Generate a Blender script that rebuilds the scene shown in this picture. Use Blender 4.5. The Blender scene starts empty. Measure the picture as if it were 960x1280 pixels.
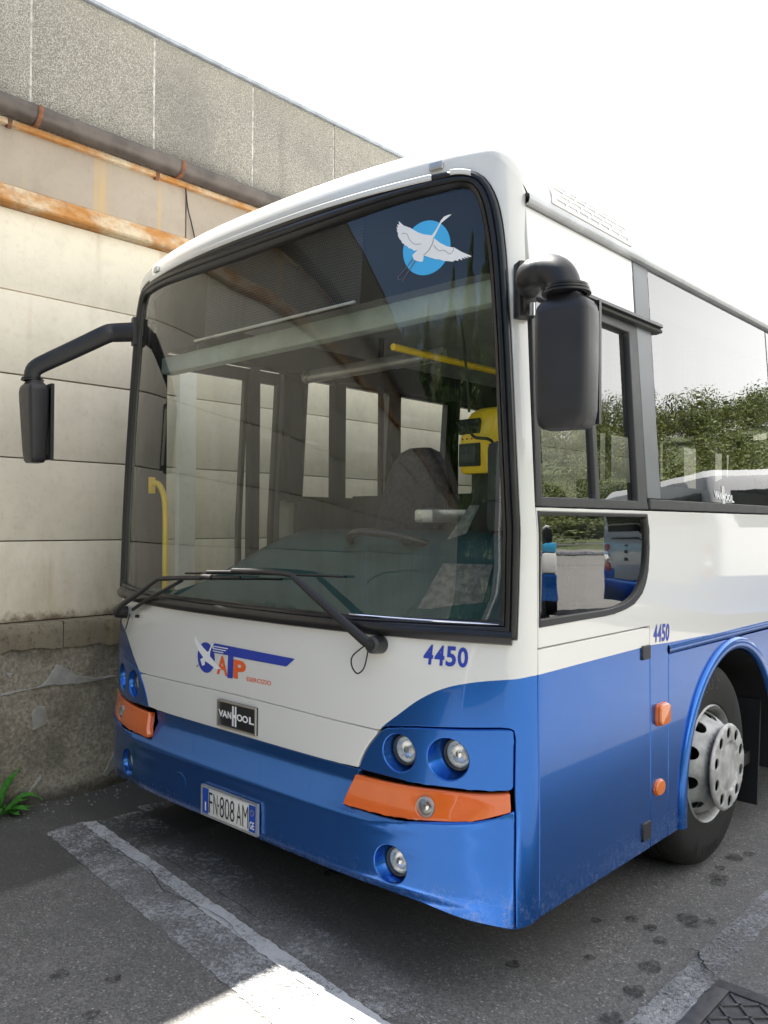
import bpy, bmesh, math, random
from mathutils import Vector, Matrix
from mathutils.geometry import delaunay_2d_cdt
R = math.radians
random.seed(7)
scene = bpy.context.scene
col = scene.collection

# ------------------------------------------------------------------ camera
YAW, PITCH, ROLL, FPX = 0.7470, 0.0140, 0.0057, 1022.8
CAM = Vector((2.6, -1.965, 1.47))
def cam_matrix():
    c, s = math.cos, math.sin
    ry = Matrix(((c(YAW), s(YAW), 0), (-s(YAW), c(YAW), 0), (0, 0, 1)))
    rp = Matrix(((1, 0, 0), (0, c(PITCH), s(PITCH)), (0, -s(PITCH), c(PITCH))))
    rr = Matrix(((c(ROLL), 0, s(ROLL)), (0, 1, 0), (-s(ROLL), 0, c(ROLL))))
    m = rr @ rp @ ry
    rt, fw, up = m[0], m[1], m[2]
    return Matrix(((rt[0], up[0], -fw[0], CAM[0]), (rt[1], up[1], -fw[1], CAM[1]), (rt[2], up[2], -fw[2], CAM[2]), (0, 0, 0, 1)))
cd = bpy.data.cameras.new('camera')
cam = bpy.data.objects.new('camera', cd); col.objects.link(cam)
cam.matrix_world = cam_matrix()
cd.sensor_fit = 'VERTICAL'; cd.sensor_height = 36; cd.sensor_width = 27
cd.lens = FPX / 1280 * 36
cd.clip_start = .05; cd.clip_end = 2000
scene.camera = cam

# ------------------------------------------------------------------ light
SUN_TRAVEL = Vector((.502, -.085, -1)).normalized()     # direction the sunlight travels
sun_el = math.asin(-SUN_TRAVEL.z)
sun_az = math.atan2(-SUN_TRAVEL.x, -SUN_TRAVEL.y)
sl = bpy.data.lights.new('sun', 'SUN'); sl.energy = 5.0; sl.angle = R(.53); sl.color = (1, .95, .87)
so = bpy.data.objects.new('sun', sl); col.objects.link(so)
so.rotation_euler = SUN_TRAVEL.to_track_quat('-Z', 'Y').to_euler()
world = bpy.data.worlds.new('World'); scene.world = world; world.use_nodes = True
nt = world.node_tree; nt.nodes.clear()
def wn(t, **k):
    n = nt.nodes.new(t)
    for a, b in k.items(): setattr(n, a, b)
    return n
sky = wn('ShaderNodeTexSky', sky_type='NISHITA', sun_disc=False, sun_elevation=sun_el, sun_rotation=sun_az, air_density=1.0, dust_density=.6, ozone_density=2.0)
tcw = wn('ShaderNodeTexCoord')
# broken cloud: noise on the sky direction flattened towards the horizon
sepw = wn('ShaderNodeSeparateXYZ'); nt.links.new(tcw.outputs['Generated'], sepw.inputs[0])
den = wn('ShaderNodeMath', operation='ADD'); den.inputs[1].default_value = .28; nt.links.new(sepw.outputs['Z'], den.inputs[0])
mx = wn('ShaderNodeMath', operation='MAXIMUM'); mx.inputs[1].default_value = .06; nt.links.new(den.outputs[0], mx.inputs[0])
dx = wn('ShaderNodeMath', operation='DIVIDE'); nt.links.new(sepw.outputs['X'], dx.inputs[0]); nt.links.new(mx.outputs[0], dx.inputs[1])
dy = wn('ShaderNodeMath', operation='DIVIDE'); nt.links.new(sepw.outputs['Y'], dy.inputs[0]); nt.links.new(mx.outputs[0], dy.inputs[1])
cw = wn('ShaderNodeCombineXYZ'); nt.links.new(dx.outputs[0], cw.inputs[0]); nt.links.new(dy.outputs[0], cw.inputs[1])
cn = wn('ShaderNodeTexNoise'); cn.inputs['Scale'].default_value = 1.3; cn.inputs['Detail'].default_value = 7; cn.inputs['Roughness'].default_value = .58
nt.links.new(cw.outputs[0], cn.inputs['Vector'])
# more cover towards the rear of the bus (+Y), clearing in front of it
cov = wn('ShaderNodeMapRange'); cov.inputs[1].default_value = -.45; cov.inputs[2].default_value = .25; cov.inputs[3].default_value = -.12; cov.inputs[4].default_value = .30
cdir = wn('ShaderNodeVectorMath', operation='DOT_PRODUCT'); cdir.inputs[1].default_value = (.55, .83, 0); nt.links.new(tcw.outputs['Generated'], cdir.inputs[0])
nt.links.new(cdir.outputs['Value'], cov.inputs[0])
ad = wn('ShaderNodeMath', operation='ADD'); nt.links.new(cn.outputs['Fac'], ad.inputs[0]); nt.links.new(cov.outputs[0], ad.inputs[1])
cr = wn('ShaderNodeMapRange', interpolation_type='SMOOTHSTEP'); cr.inputs[1].default_value = .52; cr.inputs[2].default_value = .70
nt.links.new(ad.outputs[0], cr.inputs[0])
mixc = wn('ShaderNodeMix', data_type='RGBA'); nt.links.new(cr.outputs[0], mixc.inputs[0]); nt.links.new(sky.outputs[0], mixc.inputs[6])
bank = wn('ShaderNodeMapRange', interpolation_type='SMOOTHSTEP'); bank.inputs[1].default_value = .62; bank.inputs[2].default_value = .18; nt.links.new(sepw.outputs['Z'], bank.inputs[0])
ccol = wn('ShaderNodeMix', data_type='RGBA'); nt.links.new(bank.outputs[0], ccol.inputs[0]); ccol.inputs[6].default_value = (6.4, 6.4, 6.5, 1); ccol.inputs[7].default_value = (12.5, 12.5, 12.4, 1)   # sunlit cumulus banks low down, thin veil above
nt.links.new(ccol.outputs[2], mixc.inputs[7])
bg = wn('ShaderNodeBackground'); bg.inputs['Strength'].default_value = .050; nt.links.new(mixc.outputs[2], bg.inputs[0])
wo = wn('ShaderNodeOutputWorld'); nt.links.new(bg.outputs[0], wo.inputs[0])
scene.view_settings.view_transform = 'Standard'; scene.view_settings.look = 'None'
scene.view_settings.exposure = 2.4; scene.view_settings.gamma = 1
scene.render.engine = 'CYCLES'
scene.cycles.use_denoising = True
scene.cycles.max_bounces = 10; scene.cycles.transparent_max_bounces = 16; scene.cycles.glossy_bounces = 5; scene.cycles.diffuse_bounces = 5
scene.cycles.caustics_reflective = False; scene.cycles.caustics_refractive = False

# ------------------------------------------------------------------ object helpers
def tag(o, label=None, cat=None, group=None, kind=None):
    if label: o['label'] = label
    if cat: o['category'] = cat
    if group: o['group'] = group
    if kind: o['kind'] = kind
    return o
def empty(name, loc=(0, 0, 0), label=None, cat=None, group=None):
    o = bpy.data.objects.new(name, None); col.objects.link(o); o.location = loc; o.empty_display_size = .1
    return tag(o, label, cat, group)
def link(name, me, parent=None, mats=None):
    o = bpy.data.objects.new(name, me); col.objects.link(o)
    if parent: o.parent = parent
    for m in (mats or []): me.materials.append(m)
    return o
def mesh(name, verts, faces, mat=None, parent=None, smooth=False, normals=None, midx=None):
    me = bpy.data.meshes.new(name)
    me.from_pydata([tuple(v) for v in verts], [], faces)
    mats = mat if isinstance(mat, (list, tuple)) else ([mat] if mat else [])
    for m in mats: me.materials.append(m)
    if midx: me.polygons.foreach_set('material_index', midx)
    if smooth or normals: me.polygons.foreach_set('use_smooth', [True] * len(me.polygons))
    me.update()
    if normals: me.normals_split_custom_set_from_vertices([tuple(n) for n in normals])
    o = bpy.data.objects.new(name, me); col.objects.link(o)
    if parent: o.parent = parent
    return o
class MB:
    """collects shapes into one mesh"""
    def __init__(s): s.v = []; s.f = []; s.m = []
    def add(s, v, f, mi=0):
        b = len(s.v); s.v += [tuple(p) for p in v]; s.f += [tuple(b + i for i in q) for q in f]; s.m += [mi] * len(f); return s
    def box(s, c, d, rot=None, mi=0, ch=0):
        hx, hy, hz = d[0] / 2, d[1] / 2, d[2] / 2
        if ch <= 0:
            p = [Vector((x * hx, y * hy, z * hz)) for x in (-1, 1) for y in (-1, 1) for z in (-1, 1)]
            f = [(0, 1, 3, 2), (4, 6, 7, 5), (0, 4, 5, 1), (2, 3, 7, 6), (0, 2, 6, 4), (1, 5, 7, 3)]
        else:
            bm = bmesh.new(); bmesh.ops.create_cube(bm, size=1)
            for v in bm.verts: v.co = Vector((v.co.x * d[0], v.co.y * d[1], v.co.z * d[2]))
            bmesh.ops.bevel(bm, geom=bm.edges[:], offset=ch, segments=2, affect='EDGES', profile=.6)
            bm.verts.index_update(); p = [v.co.copy() for v in bm.verts]; f = [tuple(v.index for v in q.verts) for q in bm.faces]; bm.free()
        if rot is not None: p = [rot @ q for q in p]
        return s.add([q + Vector(c) for q in p], f, mi)
    def tube(s, pts, r, n=10, mi=0, cap=True, flat=None):
        pts = [Vector(p) for p in pts]; k = len(pts); rs = r if isinstance(r, (list, tuple)) else [r] * k
        v = []; up = None
        for i, p in enumerate(pts):
            t = (pts[min(i + 1, k - 1)] - pts[max(i - 1, 0)]).normalized()
            if up is None: up = t.orthogonal().normalized() if flat is None else (Vector(flat[2]) - t * t.dot(Vector(flat[2]))).normalized()
            else: up = (up - t * up.dot(t)).normalized()
            sd = t.cross(up)
            fu, fs = (1, 1) if flat is None else (flat[0], flat[1])
            for j in range(n):
                a = 2 * math.pi * j / n
                v.append(p + up * (math.cos(a) * rs[i] * fu) + sd * (math.sin(a) * rs[i] * fs))
        f = [(i * n + j, i * n + (j + 1) % n, (i + 1) * n + (j + 1) % n, (i + 1) * n + j) for i in range(k - 1) for j in range(n)]
        if cap: f += [tuple(range(n - 1, -1, -1)), tuple((k - 1) * n + j for j in range(n))]
        return s.add(v, f, mi)
    def lathe(s, prof, o, ax, n=48, mi=0):
        """prof: (radius, distance along axis) list turned about axis ax through o"""
        ax = Vector(ax).normalized(); a = ax.orthogonal().normalized(); b = ax.cross(a); o = Vector(o)
        v = [o + ax * h + (a * math.cos(2 * math.pi * j / n) + b * math.sin(2 * math.pi * j / n)) * r for r, h in prof for j in range(n)]
        f = [(i * n + j, (i + 1) * n + j, (i + 1) * n + (j + 1) % n, i * n + (j + 1) % n) for i in range(len(prof) - 1) for j in range(n)]
        return s.add(v, f, mi)
    def build(s, name, mat, parent=None, smooth=True, angle=35, bevel=0):
        o = mesh(name, s.v, s.f, mat, parent, midx=s.m)
        bm = bmesh.new(); bm.from_mesh(o.data); bmesh.ops.recalc_face_normals(bm, faces=bm.faces)
        if smooth:
            for q in bm.faces: q.smooth = True
            for e in bm.edges:
                if len(e.link_faces) == 2 and e.calc_face_angle(0) > R(angle): e.smooth = False
        bm.to_mesh(o.data); bm.free()
        if bevel:
            b = o.modifiers.new('bevel', 'BEVEL'); b.width = bevel; b.segments = 2; b.limit_method = 'ANGLE'; b.angle_limit = R(40)
        return o

# ------------------------------------------------------------------ materials
def newmat(name):
    m = bpy.data.materials.new(name); m.use_nodes = True; m.node_tree.nodes.clear(); return m
class NT:
    def __init__(s, m): s.t = m.node_tree
    def n(s, t, ins=None, **k):
        q = s.t.nodes.new(t)
        for a, b in k.items(): setattr(q, a, b)
        for a, b in (ins or {}).items():
            if hasattr(b, 'is_linked') or hasattr(b, 'links'): s.t.links.new(b, q.inputs[a])
            else: q.inputs[a].default_value = b
        return q
    def pos(s): return s.n('ShaderNodeNewGeometry').outputs['Position']
    def noise(s, vec, scale, detail=4, rough=.55, sc=(1, 1, 1), off=(0, 0, 0)):
        mp = s.n('ShaderNodeMapping', {'Vector': vec, 'Scale': sc, 'Location': off})
        return s.n('ShaderNodeTexNoise', {'Vector': mp.outputs[0], 'Scale': scale, 'Detail': detail, 'Roughness': rough}).outputs['Fac']
    def ramp(s, fac, a, b, lo=0., hi=1., smooth=True):
        q = s.n('ShaderNodeMapRange', {0: fac, 1: a, 2: b, 3: lo, 4: hi})
        if smooth: q.interpolation_type = 'SMOOTHSTEP'
        return q.outputs[0]
    def mix(s, fac, a, b):
        q = s.n('ShaderNodeMix', data_type='RGBA')
        for i, x in ((0, fac), (6, a), (7, b)):
            if hasattr(x, 'is_linked') or hasattr(x, 'links'): s.t.links.new(x, q.inputs[i])
            else: q.inputs[i].default_value = x if i == 0 else (*x, 1) if len(x) == 3 else x
        return q.outputs[2]
    def math(s, op, a, b=0., c=False):
        q = s.n('ShaderNodeMath', {0: a, 1: b}, operation=op, use_clamp=c); return q.outputs[0]
    def xyz(s, v):
        q = s.n('ShaderNodeSeparateXYZ', {0: v}); return q.outputs
    def bump(s, h, strength=.3, dist=.01):
        return s.n('ShaderNodeBump', {'Height': h, 'Strength': strength, 'Distance': dist}).outputs[0]
    def out(s, sh): s.t.links.new(sh, s.n('ShaderNodeOutputMaterial').inputs[0])
    def bsdf(s, **k):
        q = s.n('ShaderNodeBsdfPrincipled')
        names = dict(color='Base Color', rough='Roughness', metal='Metallic', normal='Normal', coat='Coat Weight', coatrough='Coat Roughness', spec='Specular IOR Level', ior='IOR', alpha='Alpha', trans='Transmission Weight', sss='Subsurface Weight', emis='Emission Color', emist='Emission Strength')
        for a, b in k.items():
            i = q.inputs[names[a]]
            if hasattr(b, 'is_linked') or hasattr(b, 'links'): s.t.links.new(b, i)
            else: i.default_value = (*b, 1) if isinstance(b, tuple) and len(b) == 3 else b
        return q.outputs[0]
def plain(name, c, rough=.5, metal=0., coat=0., var=.12, scale=9., bump=0., bscale=200., spec=.5):
    m = newmat(name); t = NT(m); p = t.pos()
    f = t.noise(p, scale, 5)
    cc = t.mix(t.ramp(f, .3, .7), tuple(x * (1 - var) for x in c), tuple(min(1, x * (1 + var)) for x in c))
    rr = t.ramp(f, .3, .7, rough * .88, min(1, rough * 1.12))
    k = dict(color=cc, rough=rr, metal=metal, coat=coat, coatrough=.04, spec=spec)
    if bump: k['normal'] = t.bump(t.noise(p, bscale, 3), bump, .002)
    t.out(t.bsdf(**k)); return m
def paint(name, c, flake=0., metal=0.):
    m = newmat(name); t = NT(m); p = t.pos()
    z = t.xyz(p)[2]
    d = t.noise(p, 5, 6, .65); d2 = t.noise(p, 60, 4, .7)
    dirt = t.math('MULTIPLY', t.ramp(d, .45, .75), t.ramp(d2, .40, .7))
    low = t.ramp(z, .50, .24, .02, .16)
    dm = t.math('MULTIPLY', dirt, low)
    cc = t.mix(dm, c, (.30, .28, .25))
    # stone chips and scuffs along the bottom edge
    sc_ = t.math('MULTIPLY', t.math('MULTIPLY', t.ramp(z, .37, .26), t.ramp(t.noise(p, 38, 6, .75), .50, .66)), .30)
    cc = t.mix(sc_, cc, (.42, .43, .45)); dm = t.math('MAXIMUM', dm, sc_)
    # very slight waviness of the sheet metal, seen only in reflections
    bn = t.bump(t.noise(p, 2.2, 2, .4), .08, .02)
    if flake:
        fl = t.n('ShaderNodeTexVoronoi', {'Vector': p, 'Scale': 1400.}).outputs['Color']
        fv = t.xyz(fl)[0]
        cc = t.mix(t.math('MULTIPLY', t.ramp(fv, .6, 1.), flake), cc, tuple(min(1, x * (1.3 if metal else 2.2) + .01) for x in c))
    t.out(t.bsdf(color=cc, rough=t.math('ADD', (.25 if metal else .3), t.math('MULTIPLY', dm, .5)), metal=metal, coat=.5 if metal else 1., coatrough=t.math('ADD', .02, t.math('MULTIPLY', dm, .35)), normal=bn)); return m
def glass(name, tint, refl=1., ior=1.75):
    m = newmat(name); t = NT(m)
    bf = t.n('ShaderNodeNewGeometry').outputs['Backfacing']
    i = t.n('ShaderNodeMapRange', {0: bf, 1: 0., 2: 1., 3: ior, 4: 1 / ior}).outputs[0]
    fr = t.n('ShaderNodeFresnel', {'IOR': i}).outputs[0]
    tr = t.n('ShaderNodeBsdfTransparent', {'Color': (*tint, 1)}).outputs[0]
    bn = t.bump(t.noise(t.pos(), 3.5, 2, .4), .03, .02)
    gl = t.n('ShaderNodeBsdfGlossy', {'Color': (refl, refl, refl, 1), 'Roughness': .0, 'Normal': bn}).outputs[0]
    t.out(t.n('ShaderNodeMixShader', {0: fr, 1: tr, 2: gl}).outputs[0]); return m
WHITE = paint('white_paint', (.68, .68, .66))
BLUE = paint('blue_paint', (.018, .130, .48), .5, .84)
BLUEDARK = paint('blue_rail_paint', (.012, .035, .20))
GREY = plain('grey_pillar_paint', (.13, .14, .155), .35, var=.05)
RUBBER = plain('black_rubber', (.012, .012, .014), .32, bump=.12, bscale=90)
BLACK = plain('black_plastic', (.018, .018, .021), .42, bump=.25, bscale=500)
MATT = plain('matt_black', (.012, .012, .013), .7)
LINER = plain('dark_liner', (.02, .021, .023), .8, spec=.15)
STEEL = plain('brushed_steel', (.55, .55, .56), .3, 1.)
WHEELSTEEL = plain('wheel_silver', (.42, .42, .42), .52, .45, scale=14, var=.28)
CHROME = plain('chrome', (.8, .8, .82), .08, 1., var=.02)
TYRE = plain('tyre_rubber', (.015, .0147, .0145), .75, spec=.3, var=.25, scale=6, bump=.3, bscale=120)
WINDSCREEN = glass('windscreen_glass', (.95, .98, .94), ior=1.58)
SIDEGLASS = glass('tinted_side_glass', (.48, .51, .50), ior=2.35)
CLEAR = glass('clear_window_glass', (.98, .99, .95), ior=1.45)
LAMPGLASS = glass('lamp_glass', (.93, .95, .95), ior=1.6)
ORANGE = plain('orange_lens_plastic', (.68, .125, .018), .16, coat=1., var=.04, scale=12)
AMBER = plain('amber_lens_plastic', (.72, .17, .012), .16, coat=1., var=.1)
DECALBLUE = plain('decal_blue', (.018, .045, .36), .35, var=.05)
DECALORANGE = plain('decal_orange', (.75, .12, .03), .35, var=.05)
DECALWHITE = plain('decal_white', (.80, .81, .83), .4, var=.03)
DECALCYAN = plain('decal_cyan', (.06, .42, .80), .35, var=.03)
DECALBLACK = plain('decal_black', (.012, .012, .015), .4, var=.05)
PLATEWHITE = plain('plate_white', (.72, .72, .69), .35, var=.05)
PLATEBLUE = plain('plate_blue', (.012, .07, .42), .35, var=.05)
GREYSEAM = plain('seam_filler', (.10, .10, .10), .6)
YELLOW = plain('yellow_plastic', (.78, .52, .02), .35, var=.06)
CEIL = plain('interior_ceiling', (.42, .44, .43), .6)
INTGREY = plain('interior_grey', (.05, .052, .054), .7, spec=.2)
DASH = plain('dashboard_plastic', (.034, .070, .070), .8, bump=.15, bscale=400, spec=.12)
SEATCLOTH = plain('seat_cloth', (.045, .045, .052), .9, scale=60, var=.35, spec=.1)
SILVERFOIL = plain('silver_plastic', (.5, .5, .5), .3, .6)

# ------------------------------------------------------------------ bus skin: u runs round the plan outline from the front centre, z is height
HW, UF, UC, RC, YE, UE = 1.22, 1.16, 1.26, .06, .40, 1.42
BUSLEN = 8.6
def lerp(a, b, t): return a + (b - a) * t
def sst(a, b, x):
    t = min(1, max(0, (x - a) / (b - a))); return t * t * (3 - 2 * t)
def hwz(z): return HW - .068 * max(0, z - 1.45) - (.01 * (.5 - z) if z < .5 else 0)
def yf(x, z):
    k = sst(.75, 1.3, z)
    return lerp(.14, .165, k) * (abs(x) / 1.15) ** lerp(4.5, 2.5, k) + .058 * (max(0, z - 1.1) / 1.5) ** 1.6
def S0(u, z):
    s = -1 if u < 0 else 1
    a = abs(u); h = hwz(z); xf = h - RC
    if a <= UF: x = a * xf / UF; y = yf(x, z)
    elif a <= UC:
        th = (a - UF) / (UC - UF) * math.pi / 2
        x = xf + RC * math.sin(th); y = yf(x, z) + RC * (1 - math.cos(th))
    else:
        x = h; y0 = yf(h, z) + RC
        y = y0 + (a - UC) * (YE - y0) / (UE - UC) if a < UE else YE + (a - UE)
    return Vector((s * x, y, z))
def SN(u, z):
    e = .004
    n = (S0(u + e, z) - S0(u - e, z)).cross(S0(u, z + e) - S0(u, z - e)); return n.normalized()
def S(u, z, off=0.):
    return S0(u, z) + (SN(u, z) * off if off else Vector((0, 0, 0)))
def su(y): return y + UE - YE           # u of a place y on the flank
def mir(pts): return [(-u, z) for u, z in reversed(pts)]
def both(half): return list(half) + mir(half)   # half from centre top to centre bottom

def inside(p, poly):
    x, y = p; c = False; n = len(poly)
    for i in range(n):
        x1, y1 = poly[i]; x2, y2 = poly[i - 1]
        if (y1 > y) != (y2 > y) and x < (x2 - x1) * (y - y1) / (y2 - y1) + x1: c = not c
    return c
def resample(poly, step, closed=True):
    out = []
    n = len(poly)
    for i in range(n if closed else n - 1):
        a, b = poly[i], poly[(i + 1) % n]
        k = max(1, int(math.ceil(math.hypot(b[0] - a[0], b[1] - a[1]) / step)))
        out += [(a[0] + (b[0] - a[0]) * j / k, a[1] + (b[1] - a[1]) * j / k) for j in range(k)]
    if not closed: out.append(tuple(poly[-1]))
    return out
def smoothpoly(pts, k=4, closed=False):
    """Catmull-Rom through the points"""
    n = len(pts); out = []
    for i in range(n if closed else n - 1):
        p = [pts[(i + d) % n] if closed else pts[min(n - 1, max(0, i + d))] for d in (-1, 0, 1, 2)]
        for j in range(k):
            t = j / k
            out.append(tuple(.5 * (2 * p[1][c] + (p[2][c] - p[0][c]) * t + (2 * p[0][c] - 5 * p[1][c] + 4 * p[2][c] - p[3][c]) * t * t + (3 * p[1][c] - p[0][c] - 3 * p[2][c] + p[3][c]) * t ** 3) for c in range(len(pts[0]))))
    if not closed: out.append(tuple(pts[-1]))
    return out
def area(p): return sum(p[i - 1][0] * p[i][1] - p[i][0] * p[i - 1][1] for i in range(len(p))) / 2
def inset(poly, d):
    """move every point d to the left of its direction of travel"""
    n = len(poly); out = []
    for i in range(n):
        a, b, c = poly[i - 1], poly[i], poly[(i + 1) % n]
        e1 = (b[0] - a[0], b[1] - a[1]); e2 = (c[0] - b[0], c[1] - b[1])
        l1 = math.hypot(*e1) or 1e-9; l2 = math.hypot(*e2) or 1e-9
        n1 = (-e1[1] / l1, e1[0] / l1); n2 = (-e2[1] / l2, e2[0] / l2)
        k = 1 + n1[0] * n2[0] + n1[1] * n2[1]; k = max(k, .35)
        out.append((b[0] + d * (n1[0] + n2[0]) / k, b[1] + d * (n1[1] + n2[1]) / k))
    return out
def circle(c, r, n=24, ry=None): return [(c[0] + r * math.cos(2 * math.pi * i / n), c[1] + (ry or r) * math.sin(2 * math.pi * i / n)) for i in range(n)]
def panel(name, outline, mat, parent=None, holes=(), paintpoly=None, off=0., thick=.02, bev=.0025, M=None, res=.03, step=(.05, .09), ymirror=False):
    """sheet cut out of the skin: outline and holes in (u,z); edges rounded and turned in by thick"""
    M = M or (lambda u, z: S(u, z, off))
    if area(outline) < 0: outline = outline[::-1]
    loops = [resample(outline, res)]
    for h in holes:
        if area(h) > 0: h = h[::-1]
        loops.append(resample(h, min(res, .02)))
    flat = []; edges = []; fixed = []
    ringinfo = []
    for lp in loops:
        n = len(lp); ins = inset(lp, bev) if (bev and thick) else None
        b = len(flat); flat += lp; edges += [(b + i, b + (i + 1) % n) for i in range(n)]
        if ins:
            b2 = len(flat); flat += ins; edges += [(b2 + i, b2 + (i + 1) % n) for i in range(n)]
    us = [p[0] for p in flat]; zs = [p[1] for p in flat]
    pl = resample(paintpoly, res) if paintpoly else None
    if pl:
        b = len(flat); n = len(pl); flat += pl; edges += [(b + i, b + (i + 1) % n) for i in range(n)]
    u0, u1, z0, z1 = min(us), max(us), min(zs), max(zs)
    ku = max(1, int((u1 - u0) / step[0])); kz = max(1, int((z1 - z0) / step[1]))
    m = .4 * min(step)
    near = {}
    for p in flat: near.setdefault((int(p[0] // m), int(p[1] // m)), []).append(p)
    for i in range(1, ku):
        for j in range(1, kz):
            p = (u0 + (u1 - u0) * i / ku + .0003 * (j % 3), z0 + (z1 - z0) * j / kz + .0003 * (i % 3))
            if not inside(p, loops[0]) or any(inside(p, h) for h in loops[1:]): continue
            cx, cy = int(p[0] // m), int(p[1] // m)
            if any((q[0] - p[0]) ** 2 + (q[1] - p[1]) ** 2 < m * m for a in (-1, 0, 1) for c in (-1, 0, 1) for q in near.get((cx + a, cy + c), ())): continue
            flat.append(p)
    co, ed, fa, ov, oe, of = delaunay_2d_cdt([Vector(p) for p in flat], edges, [], 0, 1e-6)
    faces = []; mi = []
    for t in fa:
        c = (sum(co[i].x for i in t) / 3, sum(co[i].y for i in t) / 3)
        if not inside(c, loops[0]) or any(inside(c, h) for h in loops[1:]): continue
        faces.append(tuple(t)); mi.append(1 if pl and inside(c, pl) else 0)
    verts = [None] * len(co); norms = [None] * len(co)
    e = .003
    bnd = {}
    cnt = {}
    for t in faces:
        for i in range(3):
            k = (t[i], t[(i + 1) % 3]); cnt[k] = cnt.get(k, 0) + 1
    bedges = [k for k in cnt if (k[1], k[0]) not in cnt]
    isb = set(i for k in bedges for i in k)
    for i, p in enumerate(co):
        P = M(p.x, p.y)
        n = (M(p.x + e, p.y) - M(p.x - e, p.y)).cross(M(p.x, p.y + e) - M(p.x, p.y - e)).normalized()
        verts[i] = P; norms[i] = n
    if thick:
        # outward direction at the edge
        outd = {}
        for a, b in bedges:
            d = (verts[b] - verts[a]).normalized()
            for k in (a, b):
                outd[k] = outd.get(k, Vector((0, 0, 0))) + d.cross(norms[k])
        nb = len(verts); idx = {}
        for i in isb:
            o = outd[i].normalized()
            verts[i] = verts[i] - norms[i] * bev
            idx[i] = len(verts); verts.append(verts[i] - norms[i] * thick); norms.append(o)
            norms[i] = (norms[i] * .6 + o).normalized() if bev else norms[i]
        if not bev:
            # sharp edge: separate copy of the boundary for the skirt
            id2 = {}
            for i in isb:
                id2[i] = len(verts); verts.append(verts[i]); norms.append(outd[i].normalized())
        else: id2 = {i: i for i in isb}
        for a, b in bedges:
            faces.append((id2[b], id2[a], idx[a], idx[b])); mi.append(1 if pl and inside((co[a].x, co[a].y), pl) and inside((co[b].x, co[b].y), pl) else 0)
    used = sorted(set(i for f in faces for i in f)); mp = {k: i for i, k in enumerate(used)}
    return mesh(name, [verts[k] for k in used], [tuple(mp[i] for i in f) for f in faces], mat, parent, normals=[norms[k] for k in used], midx=mi)
def decal(name, poly, mat, parent, off=.0015, M=None, holes=()):
    return panel(name, poly, mat, parent, holes=holes, off=off, thick=0, bev=0, M=M, res=.05, step=(.05, .05))
def text_mesh(body, bold=0., spacing=1.):
    cu = bpy.data.curves.new('lettering', 'FONT'); cu.body = body; cu.size = 1; cu.offset = bold; cu.space_character = spacing; cu.resolution_u = 3
    ob = bpy.data.objects.new('lettering', cu)
    me = bpy.data.meshes.new_from_object(ob)
    v = [tuple(q.co) for q in me.vertices]; f = [tuple(p.vertices) for p in me.polygons]
    bpy.data.objects.remove(ob); bpy.data.curves.remove(cu); bpy.data.meshes.remove(me)
    x0 = min(p[0] for p in v); x1 = max(p[0] for p in v); y0 = min(p[1] for p in v); y1 = max(p[1] for p in v)
    return [((p[0] - x0) / (x1 - x0), (p[1] - y0) / (y1 - y0)) for p in v], f
def lettering(name, body, M, mat, parent, bold=0., spacing=1.):
    """M maps (0..1, 0..1) of the text box to a point in space"""
    v, f = text_mesh(body, bold, spacing)
    return mesh(name, [M(a, b) for a, b in v], f, mat, parent)
def quadmap(bl, br, tr, tl, off=.0015, skin=None):
    skin = skin or S
    def M(a, b):
        u = lerp(lerp(bl[0], br[0], a), lerp(tl[0], tr[0], a), b); z = lerp(lerp(bl[1], br[1], a), lerp(tl[1], tr[1], a), b)
        return skin(u, z, off)
    return M

# ================================================================== the bus
bus = empty('city_bus', (0, 0, 0), 'white and blue single-deck bus standing nose-out beside the concrete wall', 'bus')

# ---- windscreen opening
ws_half = smoothpoly([(1.186, 1.36), (1.187, 1.70), (1.187, 2.04), (1.183, 2.298), (1.172, 2.455), (1.150, 2.540), (1.115, 2.597), (1.065, 2.626), (1.0, 2.636), (.88, 2.638), (.55, 2.637), (.25, 2.636), (0, 2.636)], 4)
ws_half = [(1.184, 1.112), (1.1845, 1.2)] + ws_half
gl_half = smoothpoly([(1.132, 1.36), (1.133, 1.70), (1.132, 2.04), (1.124, 2.303), (1.113, 2.41), (1.094, 2.515), (1.066, 2.566), (1.022, 2.579), (.95, 2.576), (.81, 2.571), (.52, 2.552), (.25, 2.542), (0, 2.54)], 4)
gl_half = [(1.134, 1.168), (1.134, 1.2)] + gl_half
def by_arclen(pl, n):
    L = [0]
    for a, b in zip(pl, pl[1:]): L.append(L[-1] + math.hypot(b[0] - a[0], b[1] - a[1]))
    out = []; j = 0
    for i in range(n):
        t = L[-1] * i / (n - 1)
        while j < len(L) - 2 and L[j + 1] < t: j += 1
        k = (t - L[j]) / max(1e-9, L[j + 1] - L[j]); out.append((lerp(pl[j][0], pl[j + 1][0], k), lerp(pl[j][1], pl[j + 1][1], k)))
    return out
NB, NS_ = 26, 80
def ring(half, zb):
    """closed ring: centre bottom -> right bottom corner -> up the side -> centre top -> mirrored"""
    bot = by_arclen([(0, zb), (half[0][0] * .5, zb), half[0]], NB)
    r = bot[:-1] + by_arclen(half, NS_)
    return r + [(-u, z) for u, z in reversed(r[1:-1])]
ring_o = ring(ws_half, 1.100); ring_i = ring(gl_half, 1.155)

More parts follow.
